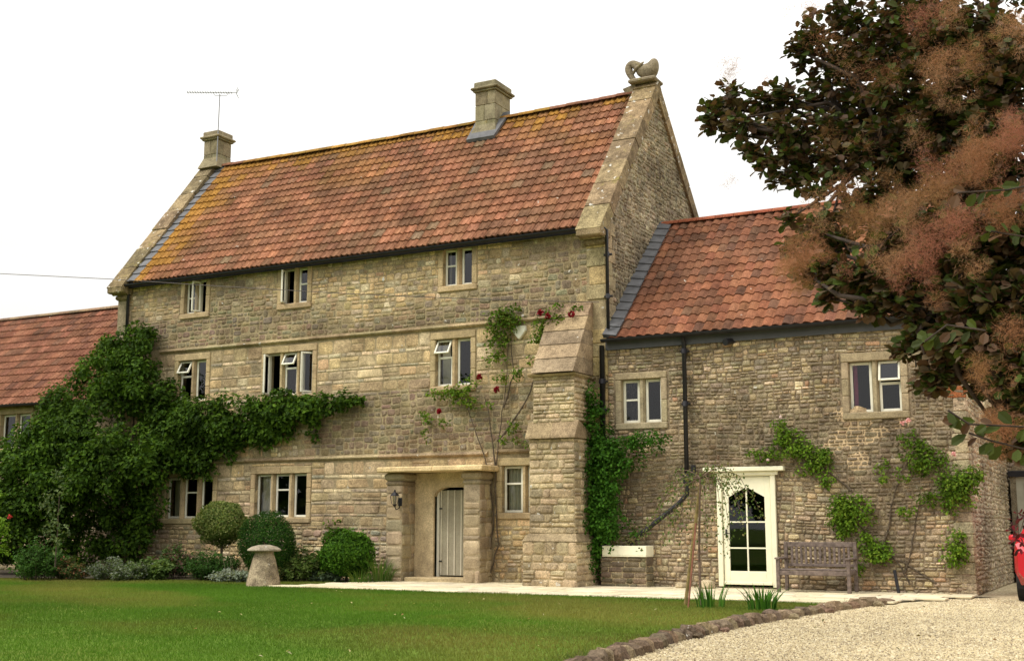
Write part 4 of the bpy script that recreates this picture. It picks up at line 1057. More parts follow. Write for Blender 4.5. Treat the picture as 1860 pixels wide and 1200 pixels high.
# edging of rough stones along the drive
ed = MB(); prev = None; y = EDGE[0][1]+.1; re = random.Random(5)
while y > -20:
    L = re.uniform(.10, .34); yc = y-L/2; xc = edge_x(yc); hgt = re.uniform(.08, .125)*(.6 if y > -3.2 else 1); wd_ = re.uniform(.15, .21)
    c = jitc(pick([((.15, .112, .075), 4), ((.11, .085, .06), 3), ((.20, .155, .10), 2)]), .15)
    sl = (edge_x(y-L)-edge_x(y)); 
    rows = []
    for q, sc in ((0, .6), (.2, 1), (.75, 1), (1, .65)):
        yy = y-q*(L-.01); xx = edge_x(yy)+re.uniform(-.03, .03)
        rows.append([(xx+sc*wd_*a_*.6+re.uniform(-.02, .02), yy+re.uniform(-.012, .012), -.05+(hgt+.05)*b_*(1 if sc == 1 else .85)+re.uniform(-.014, .014)) for a_, b_ in ((-1, 0), (-1.05, .7), (-.7, 1), (.5, 1.02), (.95, .75), (1.1, 0))])
    ed.grid(rows, c); ed.face(rows[0], c); ed.face(rows[-1], c); y -= L
    if re.random() < .25:
        yy = yc; xx = xc+re.choice([-1, 1])*re.uniform(.1, .22); s = re.uniform(.05, .1)
        ed.box(xx-s, xx+s, yy-s, yy+s, -.03, s*.8, jitc(c, .2), bev=s*.4, jit=.012)
o = ed.build('stone_edging', M['rubble'], None, (-4.9, -6, 0)); tag(o, 'low edging of rough brown stones between lawn and gravel', 'edging')
for px_, py_, s, nm in ((1237, 1062, .09, 'pale flat field stone by wall left of the cream door, smaller'), (1284, 1062, .13, 'larger rounded pale stone by wall beside the cream door')):
    gx, gy = G(px_, py_); gy = -.35; gx = W(px_, 1064, gy)[0]
    a = MB(); a.lathe([(s*1.0, .02), (s*1.25, .06), (s*1.1, .12*s/.1), (s*.5, .15*s/.1), (.005, .155*s/.1)], gx, gy, 12, (.40, .35, .24), wob=.3); o = a.build('field_stone', M['rubble'], None, (gx, gy, 0)); tag(o, nm, 'stone')

# ================================================================ VEGETATION
def rnd_dir(n): return nrm(NR.normal(size=(n, 3)))
def vnoise(P, s, seed=0):      # cheap smooth pseudo-noise, vectorised
    r = np.random.default_rng(seed); out = np.zeros(len(P))
    for k in range(7):
        d = r.normal(size=3); d /= np.linalg.norm(d); out += np.sin((P@d)*s*(1+.45*k)+r.uniform(0, 6.28))/(1+.45*k)
    return out/2.2
def palette(n, cols, P=None, jit=.18, clump=.25, seed=1):
    cols = np.array(cols); c = cols[NR.integers(0, len(cols), n)]
    k = 1+NR.uniform(-jit, jit, n)
    if P is not None: k *= 1+clump*vnoise(P, 3.0, seed)
    return np.clip(c*k[:, None], .002, 1)
def foliage_volume(n, C_, Rr, shell=.35):
    """points in an ellipsoid, denser toward its surface; returns points and outward directions"""
    d = rnd_dir(n); r = 1-np.abs(NR.normal(0, shell, n)); r = np.clip(r, .05, 1.0)
    return C_+d*r[:, None]*Rr, d
def wall_foliage(name, blobs, cols, label, cat='climbing plant', y=-.1, lsize=(.05, .09), dens=260, thick=.22, group=None, stems=(), stemmat='bark', flowers=(), fcol=(.5, .01, .02), loc=None, jag=.9, droop=.35, aspect=.6, fsize=.05, stem_r=.018, zmin=.02, clump=.15, cdens=2.7):
    """blobs: (px,py,rx,ry[,density]) outlines read off the wall plane"""
    Pp, Nn = [], []
    for b in blobs:
        px, py, rx, ry = b[:4]; dn = b[4] if len(b) > 4 else 1; th = b[5] if len(b) > 5 else thick
        yb = y-(b[6] if len(b) > 6 else 0)
        cx, cz = W(px, py, yb); ex = abs(W(px+rx, py, yb)[0]-cx); ez = abs(W(px, py-ry, yb)[1]-cz)
        cr = min(clump, max(.06, min(ex, ez)*.6)); ncl = max(1, int(cdens*dn*ex*ez*(1+th)/(cr*cr)))
        cc_, _ = foliage_volume(ncl, np.array((cx, yb-th*.45, cz)), np.array((ex, th*.8, ez)), .5)
        per = max(8, int(dens*cr*cr*3.2)); n = ncl*per
        cs = np.repeat(cr*NR.uniform(.6, 1.25, ncl), per)[:, None]
        d = rnd_dir(n); r = 1-np.abs(NR.normal(0, .3, n)); P_ = np.repeat(cc_, per, axis=0)+d*np.clip(r, .05, 1.1)[:, None]*cs*np.array((1, .8, .8))
        keep = (P_[:, 1] < y+.05) & (P_[:, 2] > zmin)
        Pp.append(P_[keep]); Nn.append(d[keep])
    P_ = np.concatenate(Pp); d = np.concatenate(Nn); n = len(P_)
    root = empty(name, loc or (float(P_[:, 0].mean()), y, 0), label, cat, group)
    N = nrm(d*.9+np.array((0, -.35, .55))+NR.normal(0, .45, (n, 3))); D = nrm(NR.normal(0, 1, (n, 3))+np.array((0, -.2, -droop*2)))
    L = NR.uniform(*lsize, n)
    leaf_mesh('leaves', P_, N, D, L, L*aspect, palette(n, cols, P_), M['leaf'], root)
    if stems:
        a = MB()
        for s in stems:
            pts = [Vector((W(px, py, y+.03)[0], y+.03, W(px, py, y+.03)[1])) for px, py in s]; q = []
            for i in range(len(pts)-1):
                for t in (0, .25, .5, .75):
                    p = pts[i].lerp(pts[i+1], t); q.append(p+Vector((R.uniform(-.02, .02), R.uniform(-.01, .01), R.uniform(-.01, .01))))
            q.append(pts[-1]); a.tube(q, [stem_r*(1-.65*k/len(q)) for k in range(len(q))], 6)
        a.build('stem', M[stemmat], root)
    for px, py in flowers:
        cx, cz = W(px, py, y-.25); flower(root, (cx, y-.25, cz), fsize, fcol)
    return root
def flower(parent, p, s, c):
    n = 26; d = rnd_dir(n); d[:, 1] = -np.abs(d[:, 1]); P_ = np.array(p)+d*s*.35
    leaf_mesh('bloom', P_, nrm(d+NR.normal(0, .3, (n, 3))), nrm(NR.normal(size=(n, 3))), s*NR.uniform(.6, 1.1, n), s*.9, palette(n, [c], None, .2), M['petal'], parent, shape='round')

GREEN = [(.062, .125, .010), (.05, .105, .010), (.085, .155, .014), (.105, .175, .016), (.04, .08, .010)]
DKGREEN = [(.034, .075, .008), (.044, .09, .009), (.058, .11, .012), (.075, .135, .012), (.028, .058, .009)]
YGREEN = [(.13, .22, .018), (.095, .185, .015), (.08, .15, .013), (.16, .235, .025), (.065, .12, .012)]
# big creeper mass over the left corner
big = [(238, 655, 70, 62, 1, .5, .2), (215, 700, 70, 60, 1, .5, .4), (265, 610, 32, 26, 1, .4, .1), (205, 640, 34, 36, .9, .4, .1), (270, 720, 55, 60, 1, .4, .1), (150, 750, 80, 55, 1, .6, .8), (120, 800, 70, 60, 1, .8, 1.2), (170, 830, 120, 90, 1, .8, 1.2),
       (40, 890, 80, 80, 1, .8, 1.8), (120, 930, 110, 90, .7, .6, .8), (230, 900, 80, 90, .7, .5, .3), (255, 960, 26, 70, .9, .4, .4), (190, 990, 80, 50, .5, .4, .4), (90, 990, 90, 50, .5, .5, .8), (20, 950, 60, 60, .9, .6, 2.0), (15, 1000, 60, 36, .9, .5, 1.6), (60, 940, 50, 50, 1, .5, 1.4), (255, 830, 60, 60, 1, .5, .5),
       (300, 780, 60, 55, 1, .45, .15), (360, 775, 70, 50, 1, .4, .1), (320, 830, 70, 38, 1, .35, .05), (430, 760, 70, 42, 1, .4, .1), (490, 750, 70, 36, 1, .35, .05), (370, 835, 40, 25, .8, .3, 0), (560, 735, 60, 28, 1, .35, .05), (610, 730, 38, 20, .9, .3, 0), (650, 727, 24, 8, .4, .15, 0),
       (470, 790, 50, 30, .8, .25, 0), (520, 770, 40, 26, .7, .25, 0), (575, 765, 18, 30, .45, .2, 0), (400, 800, 40, 30, .9, .3, 0), (282, 862, 16, 30, .8, .3, .1), (268, 930, 22, 50, .9, .4, .3), (160, 620 + 60, 30, 40, .8, .3, .2), (0, 850, 60, 40, .8, .7, 1.9), (262, 860, 26, 40, 1, .4, .3), (262, 960, 24, 50, 1, .4, .5), (340, 800, 60, 40, 1, .35, 0), (420, 800, 50, 34, 1, .3, 0), (500, 760, 60, 34, 1, .35, 0), (580, 740, 50, 26, 1, .35, 0), (480, 790, 44, 26, 1, .25, 0), (360, 850, 46, 22, 1, .25, 0), (575, 775, 14, 24, .9, .2, 0), (645, 728, 26, 9, .9, .2, 0), (320, 745, 50, 30, 1, .3, 0), (90, 820, 60, 60, 1, .8, 1.3), (150, 860, 90, 80, 1, .8, 1.3)]
creeper = wall_foliage('virginia_creeper', big, DKGREEN+DKGREEN+GREEN[:3], 'huge dense dark green creeper heaped over the left corner and along the sills', y=-.08, lsize=(.08, .15), dens=270, clump=.32, cdens=1.9, stems=[[(250, 1035), (262, 960), (255, 880), (300, 800), (420, 770), (560, 745)], [(120, 1040), (130, 960), (180, 860)], [(235, 1040), (225, 960), (240, 860), (245, 700)]], stem_r=.035, jag=1.3)
wall_foliage('trailing_shrub', [(112, 880, 18, 36, .5), (105, 960, 28, 28, .6), (96, 920, 22, 30, .6), (110, 985, 14, 20, .5)], [(.10, .14, .05), (.14, .18, .07), (.07, .11, .04)], 'pale leaved shrub trailing in front of the dark creeper at far left', 'shrub', y=-4.2, lsize=(.06, .10), dens=160, stems=[[(100, 1030), (108, 900)]])
wall_foliage('flowering_shrub', [(8, 960, 20, 40, .9), (0, 900, 16, 20, .8), (12, 990, 12, 20, .8)], YGREEN, 'bright yellow green shrub at the left edge of the photo', 'shrub', y=-4.8, lsize=(.05, .09), dens=260, flowers=[(18, 938)], fcol=(.5, .05, .04), fsize=.05)
# climbing rose, red blooms
rose = [(925, 590, 30, 30, 1), (905, 575, 20, 18, 1), (1010, 585, 40, 22, .9), (985, 610, 22, 14, .8), (840, 715, 38, 12, .8), (795, 765, 26, 14, .4), (905, 650, 24, 14, .5), (920, 575, 26, 22, .8), (905, 600, 26, 18, .7), (940, 560, 16, 12, .5), (920, 622, 14, 8, .5), (895, 625, 18, 12, .5), (1000, 590, 34, 18, .8), (985, 605, 22, 14, .6), (1030, 578, 28, 16, .7), (1050, 562, 14, 8, .5), (1012, 557, 9, 8, .5), (900, 650, 26, 18, .35), (940, 665, 30, 22, .4), (920, 690, 30, 16, .3),
        (830, 712, 34, 14, .7), (860, 690, 20, 12, .4), (845, 730, 30, 12, .4), (800, 715, 26, 8, .35), (790, 760, 26, 22, .3), (775, 790, 16, 10, .3), (880, 740, 40, 20, .2), (940, 775, 30, 20, .3), (960, 800, 20, 16, .3), (920, 800, 20, 10, .3), (600, 955, 0.1, .1, 0)]
wall_foliage('climbing_rose', rose, YGREEN+[(.16, .17, .03)], 'sparse climbing rose with dark red blooms between the porch and buttress', y=-.12, lsize=(.05, .10), dens=300, thick=.14, jag=.55,
             stems=[[(885, 1055), (905, 990), (900, 880), (905, 800), (915, 730), (925, 620)], [(880, 1055), (896, 960), (892, 870), (870, 800), (850, 740), (835, 720)], [(905, 800), (950, 740), (975, 680), (1010, 610)], [(900, 850), (890, 760), (880, 720)], [(915, 740), (932, 680), (928, 600)]],
             flowers=[(982, 568), (995, 574), (1038, 570), (903, 707), (870, 685), (799, 747)], fcol=(.22, .003, .010), fsize=.075, stem_r=.022)
# creeper between buttress and wing
c2 = [(1085, 860, 55, 60, 1), (1090, 940, 55, 60, 1), (1075, 1010, 40, 40, 1), (1120, 830, 46, 34, 1), (1165, 805, 44, 22, .9), (1085, 730, 24, 40, 1), (1075, 780, 30, 40, 1), (1095, 800, 40, 30, .9), (1085, 850, 50, 50, 1), (1130, 830, 40, 26, .8), (1160, 810, 34, 20, .6), (1195, 795, 26, 14, .5), (1080, 910, 45, 60, 1), (1090, 960, 50, 45, 1), (1075, 1000, 36, 40, .9), (1115, 900, 32, 40, .8), (1070, 1035, 22, 22, .5), (1130, 955, 30, 26, .6), (1160, 965, 20, 12, .3), (1068, 700, 12, 20, .4)]
wall_foliage('ivy_climber', c2, [(.035, .105, .010), (.05, .135, .012), (.03, .085, .01), (.06, .15, .015)], 'bright green leafy climber filling the corner right of the buttress', y=-.12, lsize=(.05, .09), dens=360, thick=.45, cdens=2.6, clump=.2, stems=[[(1092, 1060), (1075, 1000), (1078, 900)], [(1078, 1062), (1070, 1000)], [(1085, 1060), (1100, 1010), (1095, 960)]], jag=1.2)
c3 = [(1420, 775, 22, 20, .6), (1430, 800, 34, 22, .8), (1460, 815, 36, 24, .9), (1400, 825, 34, 14, .7), (1480, 840, 34, 26, .9), (1500, 830, 24, 18, .6), (1500, 868, 20, 20, .7), (1375, 820, 18, 8, .4)]
wall_foliage('wall_shrub', c3, YGREEN, 'green leafy climber spreading over the wall above the cream door', y=-.02, lsize=(.045, .08), dens=420, cdens=4.2, clump=.17, thick=.14, jag=.9, stems=[[(1545, 890), (1510, 860), (1460, 820), (1400, 800)]], flowers=[(1418, 757), (1395, 835)], fcol=(.8, .65, .62), fsize=.03)
c4 = [(1530, 930, 32, 34, 1), (1600, 1010, 22, 26, .8), (1535, 915, 26, 26, .9), (1560, 935, 30, 22, .9), (1530, 945, 26, 20, .9), (1540, 965, 22, 20, .8), (1575, 975, 22, 20, .8), (1585, 1000, 20, 26, .9), (1560, 1030, 12, 18, .6), (1600, 995, 14, 14, .6), (1570, 910, 10, 8, .4)]
wall_foliage('wall_shrub', c4, YGREEN, 'green climber trained beside the right end of the bench', y=-.02, lsize=(.045, .08), dens=420, cdens=4.2, clump=.17, thick=.16, jag=1., stems=[[(1655, 1062), (1630, 1020), (1590, 985), (1555, 950)]])
c5 = [(1740, 995, 32, 28, .9), (1740, 880, 44, 30, .9), (1665, 830, 28, 30, .7), (1655, 800, 24, 22, .7), (1670, 840, 30, 26, .7), (1640, 860, 18, 14, .4), (1690, 820, 16, 14, .6), (1710, 835, 22, 20, .6), (1720, 870, 36, 26, .8), (1760, 870, 30, 24, .9), (1745, 900, 34, 24, .9), (1690, 900, 34, 16, .6), (1650, 930, 22, 12, .6), (1720, 920, 20, 18, .7), (1780, 860, 16, 10, .5), (1740, 990, 28, 24, .6), (1735, 1015, 12, 14, .4), (1600, 870, 18, 18, .4), (1612, 845, 12, 14, .4)]
wall_foliage('pale_rose', c5, YGREEN, 'sparse climbing rose with pale pink blooms on the wall near the far corner', y=-.02, lsize=(.045, .08), dens=380, cdens=4.2, clump=.17, thick=.13, jag=.8, stems=[[(1605, 1000), (1620, 920), (1635, 860), (1660, 820)], [(1645, 1040), (1658, 980), (1670, 920), (1720, 890)], [(1700, 1060), (1640, 1020), (1600, 1010)]], flowers=[(1733, 824), (1640, 768), (1650, 764)], fcol=(.8, .45, .42), fsize=.05)
# black stub of pipe at its foot
a = MB(); a.tube([(W(1624, 1035, -.15)[0], -.12, W(1624, 1035, -.15)[1]), (W(1632, 1066, -.2)[0], -.2, .03)], .03, 8); o = a.build('drain_stub', M['black'], None, (-4.4, -.15, 0)); tag(o, 'short black pipe leaning at the foot of the right hand wall', 'pipe')
wall_foliage('trough_plant', [(1130, 983, 26, 12, .9), (1125, 1000, 20, 10, .4), (1150, 978, 16, 8, .7)], [(.22, .22, .08), (.14, .17, .05), (.28, .22, .12)], 'yellowing trailing plant growing out of the cream trough', 'plant', y=-.2, lsize=(.04, .06), dens=420, thick=.16)

# ---- bushes
def bush(name, cx, cy, cz, rx, ry, rz, cols, label, n, ls=(.03, .05), trunk=True, loc=None, lump=.06, group=None, shape='rhomb', shell=.16, zmin=.01, mat='leaf', cat='shrub'):
    root = empty(name, (cx, cy, 0), label, cat, group)
    d = rnd_dir(n); k = 1+lump*vnoise(d, 4, len(label)); r = 1-np.abs(NR.normal(0, shell, n)); r = np.clip(r, .1, 1.02)*k; ex_ = NR.random(n) < .10; r = np.where(ex_, r+NR.uniform(0, .13, n)*(vnoise(d, 11, 5) > 0), r)
    P_ = np.array((cx, cy, cz))+d*r[:, None]*np.array((rx, ry, rz)); keep = P_[:, 2] > zmin; P_ = P_[keep]; d = d[keep]; n = len(P_)
    N = nrm(d+NR.normal(0, .45, (n, 3))); D = nrm(NR.normal(size=(n, 3))+d*.4+np.array((0, 0, .3))); L = NR.uniform(*ls, n)
    leaf_mesh('foliage', P_, N, D, L, L*.6, palette(n, cols, P_, .2, .2), M[mat], root, shape=shape)
    if trunk:
        a = MB(); a.tube([(cx, cy, 0), (cx+.01, cy, cz*.5), (cx, cy, cz)], [.035, .03, .02], 7)
        for k in range(7):
            q = rnd_dir(1)[0]; a.tube([(cx, cy, cz*.6), (cx+q[0]*rx*.7, cy+q[1]*ry*.7, cz+abs(q[2])*rz*.6)], [.015, .006], 5)
        a.build('trunk', M['bark'], root)
    return root
def place_px(px, y): return W(px, 1050, y)[0]
by = -1.5
x, _ = W(404, 945, by); bush('topiary_ball', x, by, W(404, 950, by)[1], .66, .5, .50, [(.16, .19, .05), (.22, .24, .08), (.11, .15, .035), (.08, .13, .03)], 'variegated pale gold clipped ball bush under the left ground floor window', 13000, (.035, .065), lump=.15)
x, _ = W(485, 980, by-.2); bush('topiary_ball', x, by-.2, W(485, 985, by)[1]-.05, .68, .52, .72, [(.018, .055, .009), (.03, .08, .012), (.045, .10, .014)], 'dark green clipped dome bush behind the staddle stone', 17000, (.03, .055), lump=.10)
by = -1.1
x, _ = W(630, 1007, by); bush('box_ball', x, by, .60, .60, .5, .53, [(.045, .12, .010), (.07, .17, .014), (.10, .21, .02), (.035, .09, .01)], 'bright glossy green round bush near the porch', 12000, (.045, .08), lump=.16)
# bed planting, one clump each
def spiky(name, px, y, n, h, cols, label, spread=.25, wd=.018, cat='plant', lean=.5, py0=None, z0=.02, group=None, cx=None):
    x = cx if cx is not None else place_px(px, y); root = empty(name, (x, y, 0), label, cat, group)
    b = MB(); cc_ = np.array(cols)
    for k in range(n):
        a_ = R.uniform(0, 6.28); rr = R.random()**.5*spread*.5; hh_ = h*R.uniform(.55, 1.05); ln = lean*R.uniform(.1, 1)*hh_
        bx, by_ = x+math.cos(a_)*rr, y+math.sin(a_)*rr; dx, dy = math.cos(a_)*ln, math.sin(a_)*ln; sx2, sy2 = -math.sin(a_+.5)*wd/2, math.cos(a_+.5)*wd/2
        c = tuple(cc_[R.randrange(len(cc_))]*R.uniform(.8, 1.2)); L_, Rr_ = [], []
        for t in (0, .35, .7, 1):
            ww_ = 1-t*t*.95; p = (bx+dx*t*t, by_+dy*t*t, z0+hh_*(t-.12*lean*t*t)); L_.append((p[0]-sx2*ww_, p[1]-sy2*ww_, p[2])); Rr_.append((p[0]+sx2*ww_, p[1]+sy2*ww_, p[2]))
        b.grid([L_, Rr_], c)
    b.build('blades', M['leaf'], root); return root
OL = [(.07, .10, .03), (.10, .14, .04), (.05, .08, .02)]; GY = [(.16, .18, .13), (.22, .24, .18), (.12, .15, .10)]
def clump(px, y, rx, h, cols, label, n=1500, ls=(.04, .07), name='bed_plant'):
    x = place_px(px, y); root = empty(name, (x, y, 0), label, 'plant'); rx *= 1.1; h *= 1.12
    ns = max(14, int(n/48)); a = MB(); Pq, Dq = [], []
    for k in range(ns):
        t0 = R.uniform(0, 6.28); r0 = R.random()**.5; bx, by_ = x+math.cos(t0)*r0*rx*.7, y+math.sin(t0)*r0*rx*.5; hh_ = h*R.uniform(.45, 1.12)*(1-.45*r0*r0)
        ex, ey = bx+math.cos(t0)*r0*rx*.42+R.gauss(0, .05), by_+math.sin(t0)*r0*rx*.3+R.gauss(0, .05)
        a.tube([(bx, by_, 0), ((bx+ex)/2, (by_+ey)/2, hh_*.6), (ex, ey, hh_)], [.006, .004, .002], 4, cap=False)
        for j in range(max(6, int(n/ns*1.5))):
            t = R.uniform(.12, 1.02)**.7; Pq.append((bx+(ex-bx)*t*t+R.gauss(0, .035), by_+(ey-by_)*t*t+R.gauss(0, .035), hh_*t+R.gauss(0, .02))); q = R.uniform(0, 6.28); Dq.append((math.cos(q), math.sin(q), R.uniform(-.2, .9)))
    Pq = np.array(Pq); m = len(Pq); L = NR.uniform(ls[0]*.9, ls[1]*1.25, m)
    leaf_mesh('foliage', Pq, NR.normal(0, .5, (m, 3))+np.array((0, -.4, .8)), np.array(Dq), L, L*.55, palette(m, cols, Pq, .25, .2), M['leaf'], root)
    a.build('stems', M['bark'], root); return root
clump(72, -3.6, .55, .85, [(.05, .12, .02), (.07, .15, .025), (.04, .09, .015)], 'upright green leafy shrub in the bed at far left', 3800, name='garden_shrub')
clump(125, -3.3, .35, .45, OL+[(.25, .12, .06)], 'low clump with some brown leaves left of the lavender', 1400)
clump(215, -2.7, .75, .45, GY+OL, 'wide grey green lavender mound below the dark creeper', 4200, (.03, .06), name='lavender')
clump(272, -2.3, .5, .42, [(.10, .16, .04), (.14, .20, .06), (.07, .12, .03)], 'broad leaved pale green clump right of the lavender', 2200, (.07, .12))
clump(318, -1.6, .4, .75, [(.06, .11, .03), (.09, .14, .04), (.20, .12, .10)], 'loose leafy perennial under the left window', 1500, (.05, .09), name='perennial')
clump(385, -1.9, .6, .60, [(.035, .09, .014), (.05, .11, .02), (.03, .07, .012)], 'fine feathery dark green shrub under the gold ball', 5000, (.03, .06), name='feathery_shrub')
clump(415, -2.25, .34, .22, [(.27, .31, .23), (.21, .25, .18), (.33, .36, .28)], 'low silver leaved plant at the lawn edge', 1500, (.05, .09), name='silver_plant')
clump(440, -2.2, .3, .24, [(.27, .31, .23), (.21, .25, .18)], 'second silver leaved plant beside the staddle stone', 1100, (.05, .09), name='silver_plant')
spiky('dried_stems', 430, -1.9, 34, .62, [(.34, .28, .19), (.26, .21, .14)], 'bare pale dried stalks between gold ball and staddle stone', .5, .014, lean=.35)
clump(520, -1.5, .4, .45, OL+[(.20, .16, .05)], 'low mixed foliage just right of the staddle stone', 1600)
clump(555, -1.2, .6, .70, [(.05, .10, .018), (.07, .13, .025), (.12, .15, .04)], 'loose green shrub between dome bush and bright ball', 4200, name='loose_shrub')
clump(540, -1.5, .4, .50, [(.10, .16, .03), (.14, .19, .05)], 'light green leafy perennial in front of the loose shrub', 1700, name='perennial')
clump(590, -1.2, .4, .26, [(.12, .17, .10), (.09, .13, .07)], 'grey green low plant before the bright ball bush', 1400, (.06, .1))
spiky('daylily', 688, -.9, 130, .65, [(.06, .14, .02), (.09, .17, .03), (.12, .16, .04)], 'arching strap leaved clump left of the porch pillar', .6, .02, lean=1.0)
spiky('daylily', 655, -1.35, 80, .35, [(.06, .13, .02), (.10, .15, .03)], 'short grassy clump at the foot of the bright ball bush', .6, .018, lean=1.0)
clump(602, -.45, .16, .0 + .2, YGREEN, 'small seedling growing by the wall right of the window', 60)
# small rose shoots against the wall
wall_foliage('rose_shoot', [(594, 955, 10, 14, .3), (612, 950, 6, 10, .3)], YGREEN, 'small green shoot against the wall above the bright ball', 'plant', y=-.1, dens=260, thick=.08, stems=[[(600, 1020), (598, 950)]], stem_r=.008)

# iris clumps
gx, gy = G(1385, 1109); spiky('iris_clump', 0, gy, 95, .40, [(.055, .15, .018), (.08, .19, .025), (.04, .11, .015)], 'large clump of sword shaped green iris leaves on the lawn edge', .42, .026, lean=.75, cx=gx)
gx, gy = G(1292, 1104); spiky('iris_clump', 0, gy, 42, .40, [(.055, .15, .018), (.08, .19, .025), (.04, .11, .015)], 'smaller sparse iris clump beside the staked weeping sapling', .45, .024, lean=.5, cx=gx)

# weeping sapling and stakes
tx, ty = G(1268, 1100)
sp = empty('weeping_birch', (tx, ty, 0), 'young weeping birch sapling with thin hanging branches before the cream door', 'tree')
Yt = ty
def WT(px, py, dy=0): a, b = W(px, py, Yt+dy); return (a, Yt+dy, b)
a = MB(); a.tube([(tx+.04, Yt, 0), WT(1270, 1000), WT(1271, 900), WT(1272, 865)], [.022, .02, .016, .01], 8); a.build('trunk', M['birchbark'], sp, smooth=True)
a = MB(); LP, LN = [], []
br = [(1200, 900, 1170, 960), (1225, 860, 1200, 930), (1240, 880, 1232, 985), (1300, 858, 1330, 930), (1340, 850, 1365, 935), (1310, 870, 1315, 985), (1290, 880, 1300, 960), (1260, 880, 1250, 960), (1360, 870, 1380, 930), (1230, 900, 1205, 985), (1330, 880, 1322, 1005), (1215, 880, 1215, 970), (1285, 900, 1282, 990), (1350, 900, 1350, 960), (1190, 940, 1160, 985), (1325, 860, 1340, 900)]
for mx_, my, ex, ey in br:
    dy = R.uniform(-.5, .5); q0, q1, q2 = Vector(WT(1272, 868)), Vector(WT(mx_, my-14, dy*.6)), Vector(WT(ex, ey, dy)); pts = []
    for t in np.linspace(0, 1, 9):
        p = q0*(1-t)**2+q1*2*t*(1-t)+q2*t*t; p.z += .12*math.sin(math.pi*t)*(t < .6); pts.append(p)
        if t > .2:
            for _ in range(9): LP.append(tuple(p+Vector((R.gauss(0, .045), R.gauss(0, .05), R.gauss(0, .05)))))
    a.tube(pts, [.008*(1-.8*t) for t in np.linspace(0, 1, 9)], 5)
a.build('branches', M['birchbark'], sp)
LP = np.array(LP); n = len(LP)
leaf_mesh('crown', LP, NR.normal(size=(n, 3))+np.array((0, -.6, 0)), NR.normal(0, .4, (n, 3))+np.array((0, 0, -1)), NR.uniform(.035, .055, n), .035, palette(n, [(.10, .16, .04), (.15, .19, .06), (.08, .12, .03), (.22, .20, .08)], None), M['leaf'], sp)
a = MB(); p0 = G(1266, 1095); b_ = WT(1272, 880, .06); a.tube([(p0[0], ty+.08, 0), b_], .028, 8); o = a.build('support_stake', M['wood'], None, (p0[0], ty+.08, 0)); tag(o, 'upright round wooden stake supporting the weeping sapling', 'stake')
a = MB(); p0 = G(1250, 1104); b_ = WT(1264, 950, -.05); a.tube([(p0[0], p0[1], 0), b_], .015, 7); o = a.build('cane', plain('red_cane', (.20, .075, .04), .7, .3), None, (p0[0], p0[1], 0)); tag(o, 'thin reddish leaning cane left of the wooden stake', 'cane')

# ================================================================ SMOKE TREE (foreground right)
base = np.array((2.3, -16.6, 0.0))
stree = empty('smoke_tree', tuple(base), 'big dark leaved smoke tree with fluffy pinkish brown plumes filling the upper right', 'tree')
LB = [(1480, 60, 45, 7), (1545, 45, 60, 7), (1445, 90, 22, 7), (1530, 130, 60, 7), (1600, 90, 70, 6.8), (1640, 170, 70, 6.6), (1590, 190, 50, 6.9), (1455, 120, 15, 7.1),
      (1330, 165, 26, 7.3), (1305, 205, 30, 7.3), (1345, 215, 38, 7.2), (1395, 185, 34, 7.2), (1440, 180, 36, 7.1), (1430, 240, 44, 7), (1370, 275, 28, 7.1), (1420, 290, 36, 7), (1385, 305, 20, 7.1), (1470, 300, 34, 7), (1450, 335, 20, 7), (1510, 240, 54, 6.9), (1530, 300, 50, 6.8), (1590, 270, 62, 6.7), (1650, 290, 60, 6.6),
      (1320, 245, 14, 7.3), (1290, 225, 12, 7.3), (1710, 90, 80, 6.4), (1780, 60, 80, 6.2), (1700, 200, 70, 6.4), (1770, 170, 80, 6.2), (1840, 120, 90, 6), (1840, 240, 80, 5.9), (1720, 300, 60, 6.3), (1790, 330, 80, 6),
      (1620, 350, 60, 6.6), (1560, 370, 50, 6.6), (1480, 420, 34, 6.4), (1500, 480, 34, 6.4), (1545, 500, 40, 6.2), (1600, 480, 60, 6.1), (1650, 430, 70, 6.1), (1630, 540, 44, 6), (1590, 560, 34, 6.1), (1700, 530, 70, 5.9), (1720, 430, 80, 5.9), (1790, 450, 80, 5.7), (1850, 420, 90, 5.6),
      (1780, 550, 70, 5.6), (1850, 560, 80, 5.5), (1670, 610, 40, 5.9), (1730, 620, 50, 5.7), (1650, 640, 24, 5.9), (1690, 675, 28, 5.8), (1700, 700, 14, 5.8), (1790, 630, 54, 5.5), (1850, 650, 50, 5.4), (1840, 700, 30, 5.4), (1855, 740, 26, 5.4), (1525, 440, 30, 6.4), (1690, 30, 70, 6.5), (1630, 20, 60, 6.7),
      (1940, 100, 110, 6), (1960, 300, 120, 5.8), (1960, 500, 110, 5.5), (1950, 680, 80, 5.4), (2080, 200, 130, 6), (2100, 450, 130, 5.8), (2080, 650, 110, 5.8), (2250, 300, 150, 6.3), (2250, 550, 130, 6.2), (1900, -60, 120, 6.4), (1700, -60, 90, 6.8), (2100, -30, 130, 6.5)]
for _px, _py, _r, _d in ((1700, 120, 80, 7.3), (1800, 100, 90, 7.2), (1740, 240, 80, 7.2), (1830, 240, 90, 7.1), (1640, 230, 60, 7.4), (1700, 350, 70, 7.1), (1800, 380, 90, 6.9), (1850, 480, 90, 6.6), (1740, 480, 80, 6.7), (1800, 600, 70, 6.4), (1850, 640, 60, 6.3), (1620, 420, 50, 6.9), (1660, 520, 60, 6.6), (1600, 100, 50, 7.4), (1550, 180, 40, 7.4), (1490, 180, 40, 7.4), (1560, 250, 40, 7.3), (1350, 235, 30, 7.6), (1400, 230, 34, 7.5), (1450, 270, 34, 7.5), (1325, 190, 22, 7.6)): LB.append((_px, _py, _r, _d))
